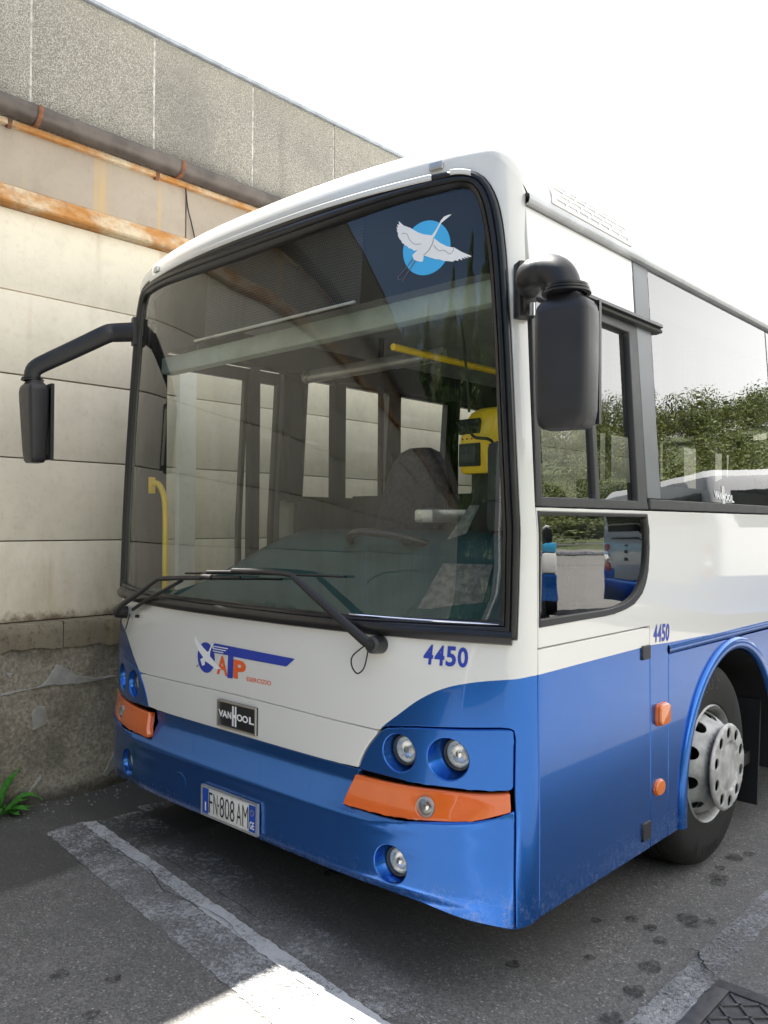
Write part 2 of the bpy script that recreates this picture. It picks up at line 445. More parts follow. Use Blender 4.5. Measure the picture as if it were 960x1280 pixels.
def ztop(u):
    a = abs(u); return 2.668 if a < 1.13 else lerp(2.668, 2.535, sst(1.13, 1.30, a))
GAP = [(1.255, 2.545), (1.243, 2.40), (1.235, 1.52), (1.2463, 1.0896), (1.2478, 0.9996), (1.2712, 0.2440)]
top_half = [(u, ztop(u)) for u in (0, .3, .6, .9, 1.05, 1.13, 1.16, 1.19, 1.22, 1.24)] + GAP[:1]
swoosh_line = smoothpoly([(.651, .643), (.668, .686), (.695, .731), (.728, .7712), (.773, .812), (.822, .850), (.88, .896), (.935, .930), (.9875, .9533), (1.038, .968), (1.1015, 0.9812), (1.1873, 0.9929), (1.2480, 1.0016), (1.42, 1.003)], 3)
# ---- front panel: the white surround of the windscreen, its pillars and the painted corners
mask_half = top_half + GAP[1:] + [(1.1928, 0.2252), (1.1888, 0.3867), (1.1886, 0.5740), (1.1859, 0.6498), (1.1870, 0.8122), (1.1827, 0.8346), (1.1709, 0.8410), (1.1454, 0.8420), (1.0418, 0.8327), (.884, .819), (.767, .8025), (.742, .787), (.5, .7915), (.25, .7955), (0, .797)]
blue_r = swoosh_line + [(1.45, .1), (.5, .1), (.5, .643)]
mask = both(mask_half[:-1]) if False else mask_half + [(-u, z) for u, z in reversed(mask_half[1:-1])]
# both painted corners as one region joined far below the panel
region = [(-.62, .05)] + [(-u, z) for u, z in swoosh_line] + [(-1.5, .0)] + [(1.5, 0.)] + list(reversed(swoosh_line)) + [(.62, .05)]
region = [(-.655, .60)] + [(-u, z) for u, z in swoosh_line] + [(-1.5, 1.003), (-1.5, .02), (1.5, .02), (1.5, 1.003)] + list(reversed(swoosh_line)) + [(.655, .60), (.655, .06), (-.655, .06)]
front = panel('front_panel', mask, [WHITE, BLUE], bus, holes=[ring_o], paintpoly=region, thick=.025, step=(.04, .06), res=.025)
# ---- service flap under it
flap_side = smoothpoly([(.655, .6475), (.671, .686), (.6975, .729), (.731, .7685)], 4)
flap = [(u, z) for u, z in flap_side] + [(.735, .7825), (.5, .788), (.25, .792), (0, .7935)]
flap = flap + [(-u, z) for u, z in reversed(flap[:-1])] + [(-.5, .6445), (0, .6445), (.5, .6445)]
panel('front_flap', flap, WHITE, bus, thick=.025)
# ---- dark backing behind the joints
def strip_mesh(name, us, zs, mat, parent, off, hole=None):
    v = [S(u, z, off) for z in zs for u in us]; n = len(us)
    f = [(j * n + i, j * n + i + 1, (j + 1) * n + i + 1, (j + 1) * n + i) for j in range(len(zs) - 1) for i in range(n - 1) if not (hole and hole((us[i] + us[i + 1]) / 2, (zs[j] + zs[j + 1]) / 2))]
    return mesh(name, v, f, mat, parent, smooth=True)
ul = [-1.36 + 2.72 * i / 68 for i in range(69)]
strip_mesh('front_liner', ul, [.25, .35, .5, .65, .8, .95, 1.1, 1.14], LINER, bus, -.085)
for s in (-1, 1): strip_mesh('pillar_liner', [s * (1.19 + .03 * i) for i in range(6)][::s], [1.1 + .1 * i for i in range(15)], LINER, bus, -.03)

# ---- bumper
def zridge(u): return lerp(.487, .562, sst(.62, 1.18, abs(u)))
def bump_off(u, z):
    d = z - zridge(u); a = abs(u)
    o = lerp(.032, -.030, min(1, max(0, (d - .006) / .085))) if d > -.03 else .032 - .004 * sst(-.03, -.10, d) * 1
    o += .006 * math.exp(-(d / .016) ** 2)
    o -= .05 * sst(.32, .255, z) * lerp(.6, .1, sst(.75, 1.2, a))
    return o * (1 - sst(1.0, 1.2, a) * .8)
def MBump(u, z): return S(u, z, bump_off(u, z))
bump_half = [(0, .632), (.640, .632), (.6035, .5175), (.769, .5185), (.887, .525), (1.0005, .538), (1.0801, 0.5500), (1.1321, 0.5670), (1.1837, 0.5889), (1.1853, 0.3865), (1.1881, 0.2279), (1.0551, 0.2442), (.914, .264), (.747, .272), (.55, .275), (.25, .277), (0, .278)]
fog_holes = [circle((s * .8097, .3685), .060, 28, .062) for s in (-1, 1)]
bumper = panel('bumper', both(bump_half[:-1])[:] if False else bump_half + [(-u, z) for u, z in reversed(bump_half[1:-1])], BLUE, bus, holes=fog_holes, thick=.03, bev=.004, M=MBump, res=.02, step=(.03, .018))
# round towing-eye cover let into the bumper
panel('tow_cover', circle((-.34, .390), .043, 28), BLUE, bumper, thick=.01, bev=.004, M=lambda u, z: S(u, z, bump_off(u, z) + .003), res=.02)

# ---- lamps
REFLECT = plain('lamp_reflector', (.88, .88, .88), .30, 1., scale=90, var=.12, bump=.35, bscale=60)
BEZEL = plain('bezel_grey', (.09, .09, .10), .35, .5)
def lamp(parent, uc, zc, rh, lensc, rl, M, name, depth=.03, bezel=None):
    """recessed round lamp: painted cup, reflector bowl, glass dome"""
    n = 28; hole = circle((uc, zc), rh, n, rh * 1.02)
    edge = [M(u, z) - SNM(M, u, z) * .004 for u, z in hole]
    ax = (SNM(M, uc, zc) * .45 + Vector((0, -1, 0)) * .55).normalized()
    C = M(*lensc) - SNM(M, uc, zc) * depth
    up = (Vector((0, 0, 1)) - ax * ax.z).normalized(); rt = up.cross(ax)
    def circ(r, h): return [C + ax * h + (rt * math.cos(2 * math.pi * i / n) + up * math.sin(2 * math.pi * i / n)) * r for i in range(n)]
    def loft(rings):
        v = [p for r in rings for p in r]; f = [(k * n + i, k * n + (i + 1) % n, (k + 1) * n + (i + 1) % n, (k + 1) * n + i) for k in range(len(rings) - 1) for i in range(n)]
        return v, f
    mid = [e_.lerp(c_, .55) - ax * .012 for e_, c_ in zip(edge, circ(rl + .006, -.004))]
    v, f = loft([edge, mid, circ(rl + .004, -.012)])
    cup = MB().add(v, f).build('lamp_recess', BLUE, parent)
    v, f = loft([circ(rl + .004, -.010), circ(rl + .003, .004), circ(rl - .003, .004), circ(rl - .004, -.006)])
    MB().add(v, f).build('lamp_bezel', bezel or BEZEL, parent)
    rings = [circ(rl * math.cos(a) + .0005, -.008 - .035 * math.sin(a)) for a in [R(x) for x in (0, 18, 36, 54, 70, 84)]]
    v, f = loft(rings); f.append(tuple(5 * n + i for i in range(n)))
    MB().add(v, f).build('lamp_reflector', REFLECT, parent)
    b = MB(); b.lathe([(.0, .0), (.011, -.002), (.014, -.012), (.010, -.026)], C, ax, 16); b.build('lamp_bulb', CHROME, parent)
    rings = [circ((rl - .002) * math.cos(a), .012 * math.sin(a)) for a in [R(x) for x in (0, 20, 40, 60, 78)]]
    v, f = loft(rings); f.append(tuple(4 * n + i for i in range(n)))
    MB().add(v, f).build(name, LAMPGLASS, parent)
def SNM(M, u, z):
    e = .004; return (M(u + e, z) - M(u - e, z)).cross(M(u, z + e) - M(u, z - e)).normalized()
for s in (1, -1):
    lamp(bumper, s * .8097, .3685, .060, (s * .822, .372), .044, MBump, 'fog_lamp', .034)

pod_r = smoothpoly([(.7775, .7985), (.884, .8135), (1.0418, 0.8271), (1.1453, 0.8364)], 3) + smoothpoly([(1.1688, 0.8358), (1.1790, 0.8314), (1.1825, 0.8121), (1.1820, 0.6901), (1.1815, 0.6618), (1.1765, 0.6530), (1.1671, 0.6492)], 3) + smoothpoly([(1.1051, 0.6438), (1.0439, 0.6408), (.886, .637), (.778, .6400), (.6585, .6425)], 3)[:-1] + smoothpoly([(.6585, .6425), (.675, .683), (.702, .7255), (.735, .765), (.755, .786), (.7775, .7985)], 3)[:-1]
lens_r = smoothpoly([(.6475, .6225), (.7705, .6222), (.886, .6245), (.9583, .6275), (1.0439, 0.6291), (1.1051, 0.6326), (1.1690, 0.6406)], 3) + smoothpoly([(1.1732, 0.6372), (1.1751, 0.5906)], 1) + smoothpoly([(1.1732, 0.5855), (1.1321, 0.5706), (1.0795, 0.5540), (1.0001, .542), (.8869, .529), (.7696, .5225), (.6126, .5215)], 3)
def hmir(p): return [(-u, z) for u, z in p]
for s in (1, -1):
    P = (lambda p: p) if s == 1 else hmir
    holes = [circle((s * .822, .7235), .061, 28), circle((s * .991, .7280), .066, 28)]
    cov = panel('headlight_cover', P(pod_r), BLUE, bus, holes=holes, thick=.03, bev=.004, res=.018, step=(.03, .03))
    lamp(cov, s * .822, .7235, .061, (s * .8290, .7275), .046, S, 'headlight', .034)
    lamp(cov, s * .991, .7280, .066, (s * 1.012, .7365), .047, S, 'headlight', .040)
    li = panel('indicator_lens', P(lens_r), ORANGE, bus, thick=.03, bev=.004, res=.018, step=(.03, .03), M=lambda u, z: S(u, z, .004 + .024 * sst(.635, .535, z) * (1 - .8 * sst(1.0, 1.2, abs(u)))), holes=[circle((s * .927, .573), .031, 24)])
    lamp(li, s * .927, .573, .031, (s * .927, .573), .029, lambda u, z: S(u, z, .018), 'position_lamp', .004, SILVERFOIL)

# ---- licence plate
def flatmap(u0, z0, off, w, h):
    """a flat board standing on the skin, centred on (u0,z0)"""
    P = S(u0, z0); nn = SN(u0, z0); tt = Vector((0, 0, 1)).cross(nn).normalized(); up = nn.cross(tt).normalized()
    return (lambda a, b, o=0.: P + nn * (off + o) + tt * ((a - .5) * w) + up * ((b - .5) * h)), nn, tt, up
PW, PH = .345, .108
FM, nn, tt, up = flatmap(.012, .365, .044, PW, PH)
rotm = Matrix((tt, up, nn)).transposed()
b = MB(); b.box(FM(.5, .5, -.006), (PW, PH, .010), rotm, ch=.003)
plate = b.build('licence_plate', PLATEWHITE, bus)
def board(name, fm, a0, b0, a1, b1, mat, parent, o=.001, t=.0):
    return mesh(name, [fm(a0, b0, o), fm(a1, b0, o), fm(a1, b1, o), fm(a0, b1, o)], [(0, 1, 2, 3)], mat, parent)
board('plate_band', FM, .012, .04, .125, .96, PLATEBLUE, plate, .0006); board('plate_band', FM, .872, .04, .985, .96, PLATEBLUE, plate, .0006)
def sub(fm, a0, b0, a1, b1, o): return lambda a, b: fm(lerp(a0, a1, a), lerp(b0, b1, b), o)
for ch, a0, a1 in (('F', .140, .205), ('N', .225, .300), ('8', .345, .425), ('0', .440, .520), ('8', .535, .615), ('A', .655, .740), ('M', .760, .860)):
    lettering('plate_letter', ch, sub(FM, a0, .12, a1, .86, .0012), DECALBLACK, plate, -.012)
lettering('plate_letter', '-', sub(FM, .312, .46, .332, .54, .0012), DECALBLACK, plate)
lettering('plate_letter', 'I', sub(FM, .062, .14, .084, .46, .0012), DECALWHITE, plate)
lettering('plate_letter', 'GE', sub(FM, .886, .14, .968, .40, .0012), DECALWHITE, plate, .02)
ringv = circle((.928, .70), .030, 24, .105); ringi = circle((.928, .70), .025, 24, .088)
mesh('plate_ring', [FM(a, b_, .0012) for a, b_ in ringv] + [FM(a, b_, .0012) for a, b_ in ringi], [(i, (i + 1) % 24, 24 + (i + 1) % 24, 24 + i) for i in range(24)], plain('plate_ring_yellow', (.5, .45, .12), .4), plate)
fr = MB()
for a0, b0, a1, b1 in ((-.012, -.05, 1.012, -.005), (-.012, 1.005, 1.012, 1.05), (-.012, -.005, .0, 1.005), (1.0, -.005, 1.012, 1.005)):
    fr.box((FM(a0, b0, -.004) + FM(a1, b1, -.004)) / 2, (abs(a1 - a0) * PW, abs(b1 - b0) * PH, .014), rotm)
fr.build('plate_frame', SILVERFOIL, plate, smooth=False)

# ---- maker's badge
BW, BH = .247, .106
FB, nn, tt, up = flatmap(.0105, .7135, .006, BW, BH); rotm = Matrix((tt, up, nn)).transposed()
b = MB(); b.box(FB(.5, .5, -.003), (BW, BH, .010), rotm, ch=.002)
badge = b.build('maker_badge', DECALBLACK, bus)
bf = MB()
for a0, b0, a1, b1 in ((.0, .0, 1., .065), (.0, .935, 1., 1.), (.0, .065, .03, .935), (.97, .065, 1., .935)):
    bf.box((FB(a0, b0, .003) + FB(a1, b1, .003)) / 2, (abs(a1 - a0) * BW, abs(b1 - b0) * BH, .004), rotm)
bf.build('badge_frame', CHROME, badge, smooth=False)
def vanhool(fm, mat, parent, o):
    for ch, a0, a1 in (('V', .035, .165), ('A', .140, .270), ('N', .275, .375), ('O', .515, .660), ('O', .655, .800), ('L', .825, .950)):
        lettering('badge_letter', ch, sub(fm, a0, .37, a1, .63, o), mat, parent, .035)
    for a0 in (.395, .465): board('badge_letter', fm, a0, .13, a0 + .042, .87, mat, parent, o)
    board('badge_letter', fm, .437, .44, .465, .56, mat, parent, o)
vanhool(FB, DECALWHITE, badge, .0028)

# ---- operator's mark: blue ring, flying bird, long T, letters
logo = decal('operator_mark', circle((-.2035, .919), .060, 40, .062), DECALBLUE, bus, .0012)
decal('mark_stroke', [(-.155, .9835), (.3435, .977), (.2976, .9435), (-.0191, .9435), (-.0232, .8576), (-.0590, .8557), (-.0545, .9455), (-.166, .9437), (-.150, .962)], DECALBLUE, logo, .0016)
for i, (z, u1) in enumerate(((.969, -.055), (.9595, -.068), (.950, -.085))): decal('mark_line', [(-.148 - .004 * i, z), (u1, z), (u1, z + .0035), (-.147 - .004 * i, z + .0035)], DECALWHITE, logo, .0021)
decal('mark_bird', [(-.2845, 1.0016), (-.26, .9823), (-.2273, .9611), (-.1931, .9435), (-.1827, .9477), (-.1645, .9787), (-.142, .9841), (-.159, .9735), (-.1745, .9423), (-.1741, .9274), (-.1378, .9074), (-.097, .8854), (-.1323, .881), (-.1788, .8964), (-.2104, .9048), (-.2085, .8899), (-.2275, .8822), (-.2425, .9072), (-.2212, .9177), (-.2593, .9453), (-.2818, .9739)], DECALWHITE, logo, .0026)
for x in (-.272, -.264): decal('mark_leg', [(x, .872), (x + .003, .872), (x + .012, .884), (x + .009, .884)], DECALBLACK, logo, .002)
lettering('mark_letter', 'A', quadmap((-.130, .862), (-.056, .862), (-.056, .938), (-.130, .938), .0013), DECALORANGE, logo, .03)
lettering('mark_letter', 'P', quadmap((-.020, .860), (.060, .860), (.060, .9335), (-.020, .9335), .0013), DECALORANGE, logo, .045)
lettering('mark_letter', 'ESERCIZIO', quadmap((.0644, .860), (.2115, .862), (.2115, .8785), (.0644, .8767), .0013), DECALORANGE, logo, .01)
# ---- fleet numbers
def number(name, bl, br, tr, tl, parent=bus):
    M = quadmap(bl, br, tr, tl, .0014)
    for i in range(4):
        def Mi(a, b, i=i): return M((i + .06 + .88 * a) / 4, b)
        lettering('fleet_digit', '4450'[i], Mi, DECALBLUE, parent, .03)
fn = decal('fleet_number', [(.893, 1.0115), (1.0474, 1.0101), (1.0475, 1.0122), (.893, 1.0135)], WHITE, bus, .0006)
number('n', (.894, 1.018), (1.0466, 1.0167), (1.0432, 1.0803), (.897, 1.081), fn)

# ---- windscreen, rubber surround
glass_poly = [(u, z) for u, z in inset(ring_i, -.015)]
ws = panel('windscreen', glass_poly, WINDSCREEN, bus, off=-.010, thick=0, bev=0, step=(.04, .10), res=.03)
def sweep_ring(name, ro, ri, prof, mat, parent, k0=0, k1=None):
    n = len(ro); m = len(prof)
    v = []
    for (a, b) in zip(ro, ri):
        for t, h in prof: v.append(S(lerp(a[0], b[0], t), lerp(a[1], b[1], t), h))
    f = [(i * m + j, ((i + 1) % n) * m + j, ((i + 1) % n) * m + j + 1, i * m + j + 1) for i in range(n) for j in range(m - 1)]
    return MB().add(v, f).build(name, mat, parent, angle=50)
ring_o2 = [(u * .999, z) for u, z in inset(ring_o, .0015)]
gask = sweep_ring('windscreen_seal', ring_o2, ring_i, [(0, -.02), (0, .004), (.05, .0105), (.16, .0135), (.30, .0125), (.36, .007), (.42, .0125), (.58, .0135), (.66, .010), (.70, .005), (.75, .009), (.92, .004), (1, -.003), (1.02, -.014)], RUBBER, bus)
# bright filler strip let into the top of the seal
tp = [(u, z) for u, z in ws_half if z > 2.60]
fs = MB(); line = [(.93, 2.626)] + [(.93 - .93 * 2 * i / 40, 2.626) for i in range(1, 41)]
v = []; 
for u, z in line:
    for t, h in ((-.012, .012), (-.008, .0155), (.006, .0165), (.010, .012)): v.append(S(u, z + t, h))
fs.add(v, [(i * 4 + j, i * 4 + j + 1, (i + 1) * 4 + j + 1, (i + 1) * 4 + j) for i in range(len(line) - 1) for j in range(3)])
fs.build('seal_filler', WHITE, gask)
v = []
for i in range(12):
    u = 1.0 + .075 * i / 11; z = 2.627 - .016 * (i / 11) ** 2
    for t, h in ((-.010, .012), (-.006, .0155), (.006, .0165), (.010, .012)): v.append(S(u, z + t, h))
MB().add(v, [(i * 4 + j, i * 4 + j + 1, (i + 1) * 4 + j + 1, (i + 1) * 4 + j) for i in range(11) for j in range(3)]).build('seal_filler', WHITE, gask)
b = MB(); b.tube([S(.60 + .53 * i / 20, 1.1565, .004) for i in range(21)], .0035, 6); b.build('edge_glint', CHROME, gask)  # glint along the glass edge, put in as a thin chrome tube
# thick black sill bar under the glass
sb = MB(); pts = [S(1.17 - 2.34 * i / 60, 1.118 + .0 * i, .006) for i in range(61)]
sb.tube(pts, .023, 10, flat=(1.0, .8, (0, 0, 1))); sb.build('windscreen_sill', RUBBER, bus)

# ---- roof
def top_loop(u):
    s = -1 if u < 0 else 1; a = abs(u); h = HW - .36
    if a <= .84: return Vector((s * a, .16 + yf(a, 2.5), 2.775))
    if a >= 1.75: return Vector((s * h, S0(a, 2.535).y, 2.775))
    t = (a - .84) / .91 * math.pi / 2; y0 = .16 + yf(.84, 2.5); y1 = S0(1.75, 2.535).y
    return Vector((s * (.84 + (h - .84) * math.sin(t)), y0 + (y1 - y0) * (1 - math.cos(t)), 2.775))
usr = [0, .15, .3, .45, .6, .75, .84, .9, .96, 1.02, 1.07, 1.1, 1.13, 1.15, 1.17, 1.19, 1.21, 1.23, 1.25, 1.27, 1.30, 1.34, 1.40, 1.48, 1.56, 1.65, 1.75, 2., 2.5, 3, 4, 5, 6, 7, 8, 9, BUSLEN + 1.02]
usr = [-u for u in reversed(usr[1:])] + usr
v = []; m = 10
for u in usr:
    P0 = S(u, ztop(u) - .004); P1 = top_loop(u)
    for k in range(m + 1):
        ph = k / m * math.pi / 2
        v.append(Vector((lerp(P0.x, P1.x, 1 - math.cos(ph)), lerp(P0.y, P1.y, 1 - math.cos(ph)), lerp(P0.z, P1.z, math.sin(ph)))))
n = len(usr)
f = [(i * (m + 1) + k, (i + 1) * (m + 1) + k, (i + 1) * (m + 1) + k + 1, i * (m + 1) + k + 1) for i in range(n - 1) for k in range(m)]
# crown: bridge left and right
for i in range(n // 2):
    a, c = i, n - 1 - i
    if a + 1 <= c - 1: f.append((a * (m + 1) + m, (a + 1) * (m + 1) + m, (c - 1) * (m + 1) + m, c * (m + 1) + m))
roof = MB().add(v, f).build('roof', WHITE, bus, angle=60)
# little clearance lamps above the screen
for u in (.945, -.868):
    P = S(u, 2.662); nn = SN(u, 2.662); b = MB()
    rot = Matrix((Vector((0, 0, 1)).cross(nn).normalized(), nn, Vector((0, 0, 1)))).transposed()
    b.box(P + nn * .006, (.05, .016, .026), rot, ch=.004); cl = b.build('clearance_lamp', SILVERFOIL, bus)
    b = MB(); b.box(P + nn * .015, (.030, .008, .016), rot, ch=.003); b.build('lamp_glass', LAMPGLASS, cl)

# ---- flank, seen side
def yz(pts): return [(su(y), z) for y, z in pts]
UEND = BUSLEN + 1.02
quarter = smoothpoly([(2.018, 1.40), (2.012, 1.345), (1.997, 1.285), (1.963, 1.235), (1.905, 1.198), (1.83, 1.178), (1.72, 1.167), (1.60, 1.166)], 3)
qo = [(1.2415, 1.512), (2.026, 1.512)] + [(u + .018 * sst(1.6, 2.0, u), z - .016) for u, z in quarter] + [(1.2494, 1.1478)]
qi = [(1.2505, 1.500), (2.006, 1.500)] + [(u - .006, z + .006) for u, z in quarter] + [(1.2546, 1.1720)]
paint_line = [(1.2377, 1.0013), (1.623, 1.006), (2.06, 1.0105), (2.2115, 1.004), (2.75, .9925), (3.4, .984), (UEND, .975)]
blue_side = paint_line + [(UEND + .1, .1), (1.2, .1)]
for s in (1, -1):
    P = (lambda p: p) if s == 1 else hmir
    if s == 1:
        hatch = panel('driver_hatch', [(1.2759, 0.2440), (2.0535, .238), (2.0385, 1.0795), (1.2480, 1.0782), (1.2513, 1.0023)], [WHITE, BLUE], bus, paintpoly=blue_side, thick=.025)
        panel('side_panel', [(1.2485, 1.0837), (2.044, 1.085), (2.0595, .239), (2.2085, .238), (2.2085, .993), (3.4, .99), (UEND, .985), (UEND, 1.527), (1.2375, 1.523)], [WHITE, BLUE], bus, holes=[qo], paintpoly=blue_side, thick=.025)
    else:
        panel('side_panel', P([(2.2085, .238), (2.2085, .993), (UEND, .985), (UEND, 1.60), (2.2085, 1.60)]), [WHITE], bus, thick=.025)
    # arches: front axle y 1.90, rear axle y 6.0
    def arch(yc, r, z0, k=24):
        a0 = math.asin(max(-1, min(1, (z0 - .355) / r))) if z0 > .355 else 0
        pts = [(su(yc - r), z0)] + [(su(yc + r * math.cos(math.pi - math.pi * i / k)), .355 + r * math.sin(math.pi * i / k)) for i in range(k + 1)] + [(su(yc + r), z0)]
        return pts
    low = [(2.213, .237)] + arch(1.9, .598, .237) + arch(6.0, .598, .237) + [(UEND, .237), (UEND, .946), (3.4, .9475), (2.213, .957)]
    panel('lower_panel', P(low), BLUE, bus, thick=.025, step=(.09, .09))
    v = []; us_ = [2.2115 + (UEND - 2.2115) * i / 60 for i in range(61)]
    for u in us_:
        zz = .001 * 0
        for dz, h in ((.990, -.012), (.986, .002), (.976, .006), (.962, .006), (.953, .002), (.950, -.012)): v.append(S(s * u, dz + .008 * (1 - (u - 2.2) / 6), h))
    MB().add(v, [(i * 6 + j, (i + 1) * 6 + j, (i + 1) * 6 + j + 1, i * 6 + j + 1) for i in range(60) for j in range(5)]).build('rub_rail', BLUEDARK if False else BLUE, bus)
    # dark backing
    if s == 1:
        strip_mesh('side_liner', [1.25, 1.29, 1.42, 2.1, 2.24], [.26, .6, 1.0, 1.09, 1.12], LINER, bus, -.03)
    # wheel arch flares
    for yc in (1.9, 6.0):
        k = 40; prof = [(.600, -.010), (.603, .004), (.596, .012), (.580, .017), (.562, .017), (.551, .013), (.545, .004), (.543, -.03)]
        v = []
        path = [(math.pi, -.118)] + [(math.pi, -.06)] + [(math.pi - math.pi * i / k, 0) for i in range(k + 1)] + [(0, -.06), (0, -.118)]
        for a, dz in path:
            for r, h in prof:
                v.append(S(s * su(yc + r * math.cos(a)), .355 + r * math.sin(a) + dz, h))
        q = len(prof)
        MB().add(v, [(i * q + j, (i + 1) * q + j, (i + 1) * q + j + 1, i * q + j + 1) for i in range(len(path) - 1) for j in range(q - 1)]).build('wheel_arch', BLUE, bus, angle=60)
        # wheel housing
        v = []
        for a, dz in path:
            for dx in (0, -.62): 
                p = S(s * su(yc + .54 * math.cos(a)), .355 + .54 * math.sin(a) + dz, -.004); v.append(Vector((p.x + s * dx, p.y, p.z)))
        MB().add(v, [(i * 2, (i + 1) * 2, (i + 1) * 2 + 1, i * 2 + 1) for i in range(len(path) - 1)]).build('wheel_housing', MATT, bus)
    # waist strip, cant rail
    if s == 1:
        for nm, z0, z1, u0, mt, h in (('waist_strip', 1.531, 1.569, 2.052, BLACK, .004), ):
            panel(nm, [(u0, z0), (UEND, z0), (UEND, z1), (u0, z1)], mt, bus, off=h, thick=.02, bev=.003)
    v = []; us_ = [1.246, 1.27, 1.3, 1.36, 1.45, 1.6, 1.8] + [2 + (UEND - 2) * i / 20 for i in range(21)]
    for u in us_:
        for z, h in ((2.534, -.01), (2.536, .012), (2.528, .022), (2.514, .024), (2.502, .018), (2.500, -.012)): v.append(S(s * u, z, h))
    MB().add(v, [(i * 6 + j, (i + 1) * 6 + j, (i + 1) * 6 + j + 1, i * 6 + j + 1) for i in range(len(us_) - 1) for j in range(5)]).build('cant_rail', plain('anodised_rail', (.50, .51, .53), .35, .3) if s == 1 else bpy.data.materials['anodised_rail'], bus)

# door hinge pads and side lamps
for z0, z1, u0, u1 in ((.962, 1.014, 1.972, 2.036), (.280, .347, 1.982, 2.046)):
    panel('hinge_pad', [(u0, z0), (u1, z0), (u1, z1), (u0, z1)], BLACK, bus, off=.008, thick=.012, bev=.002)
def side_lamp(u0, z0, ru, rz, h, mat, sq):
    v = []; n = 28; pr_ = [(1.08, 0), (1.06, h * .25), (.98, h * .3), (.97, h * .7), (.88, h * .93), (.6, h), (0, h * 1.02)]
    for r, hh in pr_:
        for i in range(n):
            a = 2 * math.pi * i / n; c, q = math.cos(a), math.sin(a)
            e = lambda x: math.copysign(abs(x) ** sq, x)
            v.append(S(u0 + ru * r * e(c), z0 + rz * r * e(q), hh))
    f = [(k * n + i, k * n + (i + 1) % n, (k + 1) * n + (i + 1) % n, (k + 1) * n + i) for k in range(len(pr_) - 1) for i in range(n)]
    mi = [1 if q < 2 * n else 0 for q in range(len(f))]
    b = MB(); b.v = [tuple(x) for x in v]; b.f = f; b.m = mi; return b.build('side_lamp', [mat, ORANGE], bus, angle=30)
side_lamp(2.142, .7345, .048, .042, .024, AMBER, .45)
side_lamp(2.122, .4535, .042, .030, .013, AMBER, .9)
fs2 = decal('fleet_number', [(2.066, 1.0165), (2.216, 1.0080), (2.216, 1.0090), (2.066, 1.0175)], WHITE, bus, .0006)
number('s', (2.0695, 1.0191), (2.2155, 1.0105), (2.2215, 1.0795), (2.0755, 1.0865), fs2)

# quarter light, driver's window
panel('window_frame', qo, RUBBER, bus, holes=[qi], off=.004, thick=.02, bev=.003, res=.02)
panel('quarter_window', inset(qi if area(qi) > 0 else qi[::-1], -.008), SIDEGLASS, bus, off=-.008, thick=0, bev=0)
dro = [(1.2375, 1.527), (2.040, 1.530), (2.030, 1.575), (2.036, 2.240), (1.262, 2.240), (1.245, 1.80)]
dri1 = [(1.272, 1.557), (1.632, 1.560), (1.640, 2.205), (1.290, 2.205)]
dri2 = [(1.662, 1.560), (1.955, 1.560), (1.966, 2.203), (1.672, 2.205)]
dw = panel('driver_window', dro, BLACK, bus, holes=[dri1, dri2], off=.002, thick=.025, bev=.003, res=.04)
panel('window_pane', inset(dri1 if area(dri1) > 0 else dri1[::-1], -.008), SIDEGLASS, dw, off=-.014, thick=0, bev=0)
panel('window_pane', inset(dri2 if area(dri2) > 0 else dri2[::-1], -.008), SIDEGLASS, dw, off=-.020, thick=0, bev=0)
b = MB(); v = []
for u in [1.262 + .03 * i for i in range(33)]:
    for z, h in ((2.278, -.004), (2.281, .016), (2.274, .026), (2.262, .027), (2.258, .016), (2.250, .024), (2.241, .022), (2.238, -.004)): v.append(S(u, z, h))
MB().add(v, [(i * 8 + j, (i + 1) * 8 + j, (i + 1) * 8 + j + 1, i * 8 + j + 1) for i in range(32) for j in range(7)] + [tuple(32 * 8 + j for j in range(8)), tuple(range(7, -1, -1))]).build('drip_rail', RUBBER, bus)
panel('upper_panel', [(1.262, 2.282), (2.028, 2.282), (2.032, 2.497), (1.250, 2.497), (1.253, 2.40)], WHITE, bus, thick=.02)
# panel behind the drip at the forward edge, grey pillar
panel('window_pillar', [(2.040, 1.573), (2.158, 1.573), (2.166, 2.498), (2.038, 2.498)], GREY, bus, off=.001, thick=.02)
k = 0
for u0, u1 in ((2.162, 3.552), (3.566, 4.93), (4.945, 6.30), (6.315, 7.66), (7.675, 9.0), (9.015, UEND)):
    panel('side_window', [(u0, 1.572), (u1, 1.572), (u1 + .006, 2.497), (u0 + .007, 2.497)], SIDEGLASS, bus, off=.0, thick=0, bev=0)
for u in (3.559, 4.9375, 6.3075, 7.6675, 9.0075):
    mb = MB(); v = [S(u + d, z, -.012) for z in (1.56, 2.0, 2.5) for d in (-.05, .05)]; mb.add(v, [(0, 1, 3, 2), (2, 3, 5, 4)]); mb.build('window_mullion', MATT, bus)
# maker's transfer in the side window
def FW(a, b, o=0.): return S(lerp(2.700, 2.955, a), lerp(1.545, 1.672, b) - .018 * a, .002 + o)
vt = mesh('window_transfer', [FW(.437, .44, 0), FW(.465, .44, 0), FW(.465, .56, 0), FW(.437, .56, 0)], [(0, 1, 2, 3)], DECALWHITE, bus)
vanhool(FW, DECALWHITE, vt, .0005)
